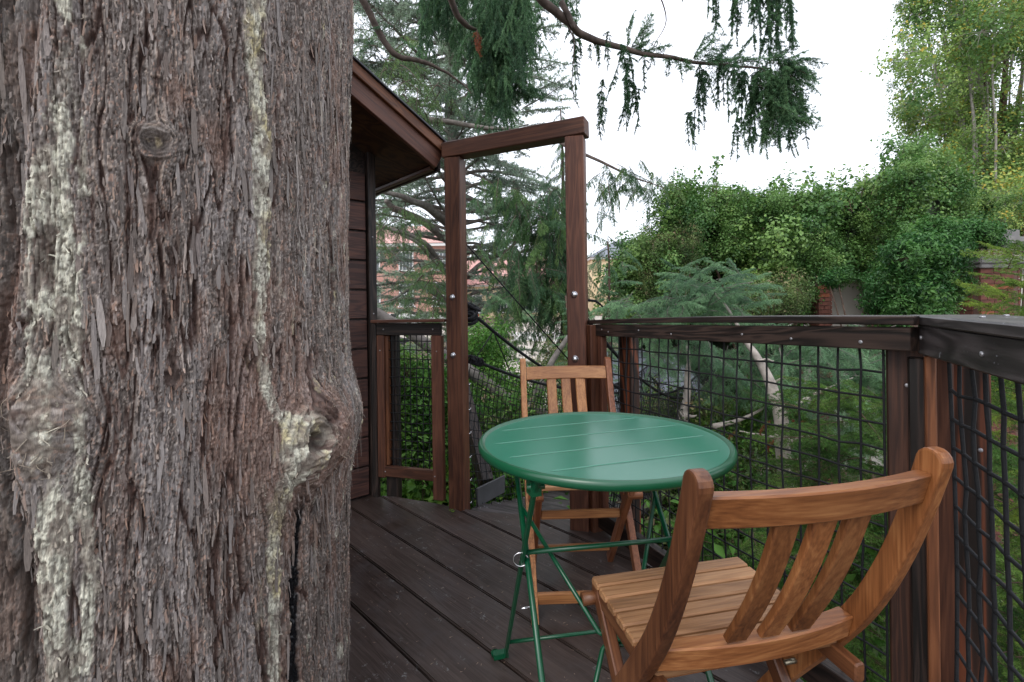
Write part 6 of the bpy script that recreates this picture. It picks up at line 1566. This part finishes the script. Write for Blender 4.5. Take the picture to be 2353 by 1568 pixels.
# small black hook beside the gateway right post
hk = empty('cable_end', (0.60, 3.0, 0.95), 0, label='short black curved cable end beside the gateway right post', cat='cable')
mb = MB(); mb.tube([tuple(wp(*p) - np.array([0.60, 3.0, 0.95])) for p in ((1345, 690, 3.0), (1368, 692, 3.0), (1380, 700, 3.0), (1385, 706, 3.0))], [0.008, 0.008, 0.006, 0.005], n=8); mb.build('cable', ROPE, hk)

# ------------------------------------------------ buildings far behind
def window(parent, x, y, z, w_, h_, frame=WHITE):
    """window on a wall facing -y"""
    fm = MB()
    t_ = 0.09
    for (cx, cz, sx, sz) in ((x - w_ / 2, z, t_, h_ + t_), (x + w_ / 2, z, t_, h_ + t_), (x, z + h_ / 2, w_ - t_, t_), (x, z - h_ / 2, w_ + 0.3, t_ * 1.2), (x, z, w_ - t_, 0.05)): fm.box((cx, y - 0.05, cz), (sx, 0.10, sz))
    for q in (-0.25, 0.0, 0.25):
        fm.box((x + q * w_, y - 0.045, z + h_ / 4), (0.04, 0.06, h_ / 2 - 0.1)); fm.box((x + q * w_, y - 0.045, z - h_ / 4), (0.04, 0.06, h_ / 2 - 0.1))
    f = fm.build('window', frame, parent)
    gm = MB(); gm.box((x, y - 0.012, z), (w_ - 0.02, 0.02, h_ - 0.02)); gm.build('pane', GLASS, f)
bk = empty('brick_building', (-10.0, 40.0, 0.0), 0, label='red brick building with white sash windows behind the cedar at left', cat='building')
mb = MB(); mb.box((0.2, 4.0, 3.2), (11.0, 8.0, 5.4)); mb.build('wall', FARBRICK, bk)
mb = MB(); mb.box((0.2, 3.99, 0.05), (11.1, 8.1, 0.9)); mb.build('plinth', WHITE, bk)
mb = MB(); mb.box((0.2, 3.9, 6.02), (11.6, 8.6, 0.24)); mb.build('eave', WHITE, bk)
mb = MB(); mb.add([(-5.8, -0.5, 6.14), (6.2, -0.5, 6.14), (6.2, 8.5, 6.14), (-5.8, 8.5, 6.14), (-3.0, 4, 8.2), (3.2, 4, 8.2)], [(0, 1, 5, 4), (1, 2, 5), (2, 3, 4, 5), (3, 0, 4), (0, 3, 2, 1)]); mb.build('roof', REDTILE, bk)
for x in (-3.9, -1.2, 1.5, 4.2):
    window(bk, x, 0.0, 2.0, 1.1, 1.9); window(bk, x, 0.0, 4.7, 1.1, 1.5)
rd = empty('red_roof_building', (-1.3, 48.0, 0.0), 0, label='low building with a long red tiled roof and yellow cornice seen through the gateway', cat='building')
mb = MB(); mb.box((2.0, 4.0, 1.2), (12.0, 8.0, 3.4)); mb.build('wall', YELLOWW, rd)
mb = MB(); mb.box((2.0, 3.9, 2.98), (12.4, 8.4, 0.18)); mb.build('cornice', WHITE, rd)
mb = MB(); mb.add([(-4.4, -0.5, 3.07), (8.4, -0.5, 3.07), (8.4, 8.5, 3.07), (-4.4, 8.5, 3.07), (-4.0, 4, 6.0), (7.9, 4, 6.0)], [(0, 1, 5, 4), (1, 2, 5), (2, 3, 4, 5), (3, 0, 4), (0, 3, 2, 1)]); mb.build('roof', REDTILE, rd)
for x in (-2.2, 0.5, 3.2, 5.9): window(rd, x, 0.0, 1.2, 1.2, 1.7)
yb = empty('yellow_building', (15.5, 55.0, 0.5), 0, label='pale yellow building with a grey hipped roof between gateway and ivy bank', cat='building')
mb = MB(); mb.box((0, 4, 2.3), (13.0, 8.0, 6.4)); mb.build('wall', YELLOWW, yb)
mb = MB(); mb.box((0, 3.9, 5.62), (13.6, 8.6, 0.25)); mb.build('eave', WHITE, yb)
mb = MB(); mb.add([(-7.0, -0.6, 5.75), (7.0, -0.6, 5.75), (7.0, 8.6, 5.75), (-7.0, 8.6, 5.75), (-3.2, 4, 8.0), (3.2, 4, 8.0)], [(0, 1, 5, 4), (1, 2, 5), (2, 3, 4, 5), (3, 0, 4), (0, 3, 2, 1)]); mb.build('roof', SHINGLE, yb)
for x in (-4.5, -1.5, 1.5, 4.5): window(yb, x, 0.0, 3.6, 1.2, 1.9)
gb = empty('concrete_building', (29.0, 27.0, -1.0), -0.12, label='big plain grey concrete building behind the poplar', cat='building')
mb = MB(); P = [(-8.0, -2), (14, -2), (14, 13.5), (-1.5, 10.9), (-5.2, 10.4), (-8.0, 8.2)]
mb.add([(x, 0, z) for x, z in P] + [(x, 8, z) for x, z in P], [tuple(range(6)), tuple(range(11, 5, -1))] + [(i, i + 6, (i + 1) % 6 + 6, (i + 1) % 6) for i in range(6)]); mb.build('wall', CONCRETE, gb)
for z in (2.0, 4.6, 7.2): mb = MB(); mb.box((3.0, -0.06, z), (22.0, 0.12, 0.22)); mb.build('string_course', STONE, gb)
for x in (0.5, 4.0): window(gb, x, -0.02, 5.9, 1.2, 1.6, frame=STONE)

# yard things: boundary blocks, machine with a warning sign, rocks
bl = MB()
lw = empty('low_block_wall', (1.3, 30.0, gz(1.3, 30)), 0, label='low white painted block wall beside the path far behind the gateway', cat='wall')
mb = MB(); mb.box((0, 0, 0.45), (0.36, 0.30, 0.20)); bme = mb.mesh('block', WHITE)
for i in range(8):
    for j in range(3): inst(bme, 'block', lw, (-1.2 + i * 0.40 + (j % 2) * 0.18, 0, -0.42 + j * 0.22))
mc = empty('site_machine', (-6.55, 27.5, gz(-6.55, 27.5)), 0.2, label='small black upright site machine with a yellow warning triangle by the brick building', cat='machine')
mb = MB(); mb.box((0, 0, 1.05), (0.50, 0.45, 1.5)); mb.box((0.02, 0, 1.92), (0.42, 0.40, 0.26)); mb.box((0.55, 0, 0.55), (0.5, 0.4, 0.28)); mb.box((-0.7, 0, 0.22), (0.9, 0.5, 0.16), R=np.array(Matrix.Rotation(-0.2, 3, 'Y'))); mb.build('body', BLACKP, mc)
mb = MB(); mb.add([(-0.19, -0.232, 0.72), (0.19, -0.232, 0.72), (0, -0.232, 1.06), (-0.19, -0.226, 0.72), (0.19, -0.226, 0.72), (0, -0.226, 1.06)], [(0, 1, 2), (5, 4, 3), (0, 3, 4, 1), (1, 4, 5, 2), (2, 5, 3, 0)]); mb.build('warning_triangle', YELLOWP, mc)
for x in (-0.3, 0.35):
    mb = MB(); t = np.linspace(0, 2 * PI, 16, endpoint=False); mb.tube([(x + 0.20 * math.cos(a), -0.2, 0.22 + 0.20 * math.sin(a)) for a in t], 0.06, n=8, closed=True); mb.build('wheel', BLACKP, mc)
mb = MB(); mb.box((0.42, -0.05, 1.42), (0.22, 0.3, 0.35)); mb.build('red_tank', REDP, mc)
rk_ = []
for i, (px, py, d, s_) in enumerate([(1145, 835, 20, 0.5), (1160, 850, 19, 0.65), (1175, 842, 19.5, 0.4), (1152, 858, 18.5, 0.45), (1130, 845, 19.5, 0.5)]):
    bm = bmesh.new(); bmesh.ops.create_icosphere(bm, subdivisions=2, radius=s_)
    rq = np.random.default_rng(i)
    for v in bm.verts: v.co *= 1 + rq.normal(0, 0.12); v.co.z *= 0.7
    me = bpy.data.meshes.new('boulder'); bm.to_mesh(me); bm.free(); me.materials.append(STONE)
    x = float(wp(px, py, d)[0]); o = bpy.data.objects.new('boulder', me); link(o); o.location = (x, d, gz(x, d) + 0.1)
    tag(o, ['pale boulder at the far end of the rock pile by the path', 'largest boulder of the rock pile by the path', 'small boulder right of the rock pile', 'boulder at the near foot of the rock pile', 'boulder at the left of the rock pile'][i], 'boulder', 'rock pile beside the path')

# distant tree line that closes the horizon
far_ = []
for k in range(150):
    x = rgi.uniform(-60, 70); y = 75 + rgi.uniform(0, 25); far_.append((x, y, rgi.uniform(0, 3.5) - 0.5, rgi.uniform(4, 8)))
wood_ = empty('distant_trees', (0, 80, -1), 0); wood_['label'] = 'far tree line on the horizon'; wood_['kind'] = 'stuff'
for (x, y, z, s_) in far_: inst(IVY[rgi.integers(0, 4)], 'tree_clump', wood_, (x, y - 80, z + 1), (0, 0, rgi.random() * 6), s_)

# grass and weeds on the earth
f = Fol(); rgz = np.random.default_rng(12); n_ = 26000
gx_ = rgz.uniform(-14, 16, n_); gy_2 = rgz.uniform(3, 34, n_); keep = fbm(gx_ * 0.35, gy_2 * 0.35, 3, 5) > 0.47; gx_, gy_2 = gx_[keep], gy_2[keep]
C = np.stack([gx_, gy_2, ground_z(gx_, gy_2)], 1); k_ = len(C); D_ = norm(rgz.normal(0, 0.5, (k_, 3)) + [0, 0, 1]); S_ = norm(np.cross(D_, rgz.normal(0, 1, (k_, 3))))
f.tri(C - S_ * 0.02, C + S_ * 0.02, C + D_ * rgz.uniform(0.1, 0.35, (k_, 1)), rgz.random(k_), 0)
o = bpy.data.objects.new('grass', f.mesh('grass', [L_TUFT])); link(o); tag(o, 'patchy grass and weeds on the slope', kind='stuff')

f = Fol(); rl = np.random.default_rng(52); n_ = 900
lx, ly = rl.uniform(-0.75, 0.8, n_), rl.uniform(0.6, 2.6, n_)
okk = (lx + 0.35 * (ly - 1.1) < 0.80) & (ly < 2.62 - 0.36 * (lx + 0.6)) & (np.hypot(lx - TCX, ly - TCY) > 0.56); lx, ly = lx[okk], ly[okk]; k_ = len(lx)
C = np.stack([lx, ly, np.full(k_, 0.0035)], 1); an = rl.random(k_) * 6.28; D_ = np.stack([np.cos(an), np.sin(an), rl.uniform(0, 0.15, k_)], 1); S_ = np.stack([-np.sin(an), np.cos(an), 0 * an], 1)
ln_ = rl.uniform(0.004, 0.014, (k_, 1)); f.tri(C - S_ * 0.0011, C + S_ * 0.0011, C + D_ * ln_, rl.random(k_), 0)
LIT = leafmat('dry_needle_litter', (0.10, 0.06, 0.035), (0.30, 0.24, 0.17), trans=0.1)
o = bpy.data.objects.new('needle_litter', f.mesh('needle_litter', [LIT])); link(o); tag(o, 'dry needles and crumbs scattered over the deck boards', kind='stuff')
# a small green sprig fallen on the deck boards by the gateway post
f = Fol(); Q = curve((0, 0, 0.004), (1, 0.2, 0.1), 0.03, 4, 0.3, np.random.default_rng(3), 0.2); f.tube(Q, 0.0008, 3); f.needles(Q, 900, 0.010, 0.003, np.random.default_rng(4), 1.0, 0.7, 0.8)
o = bpy.data.objects.new('fallen_sprig', f.mesh('fallen_sprig', [BROWNBARK, L_SHRUB])); link(o); o.location = (-0.335, 2.50, 0.003)
tag(o, 'tiny green sprig lying on the deck by the gateway left post', 'sprig')
print('objects', len(bpy.data.objects))
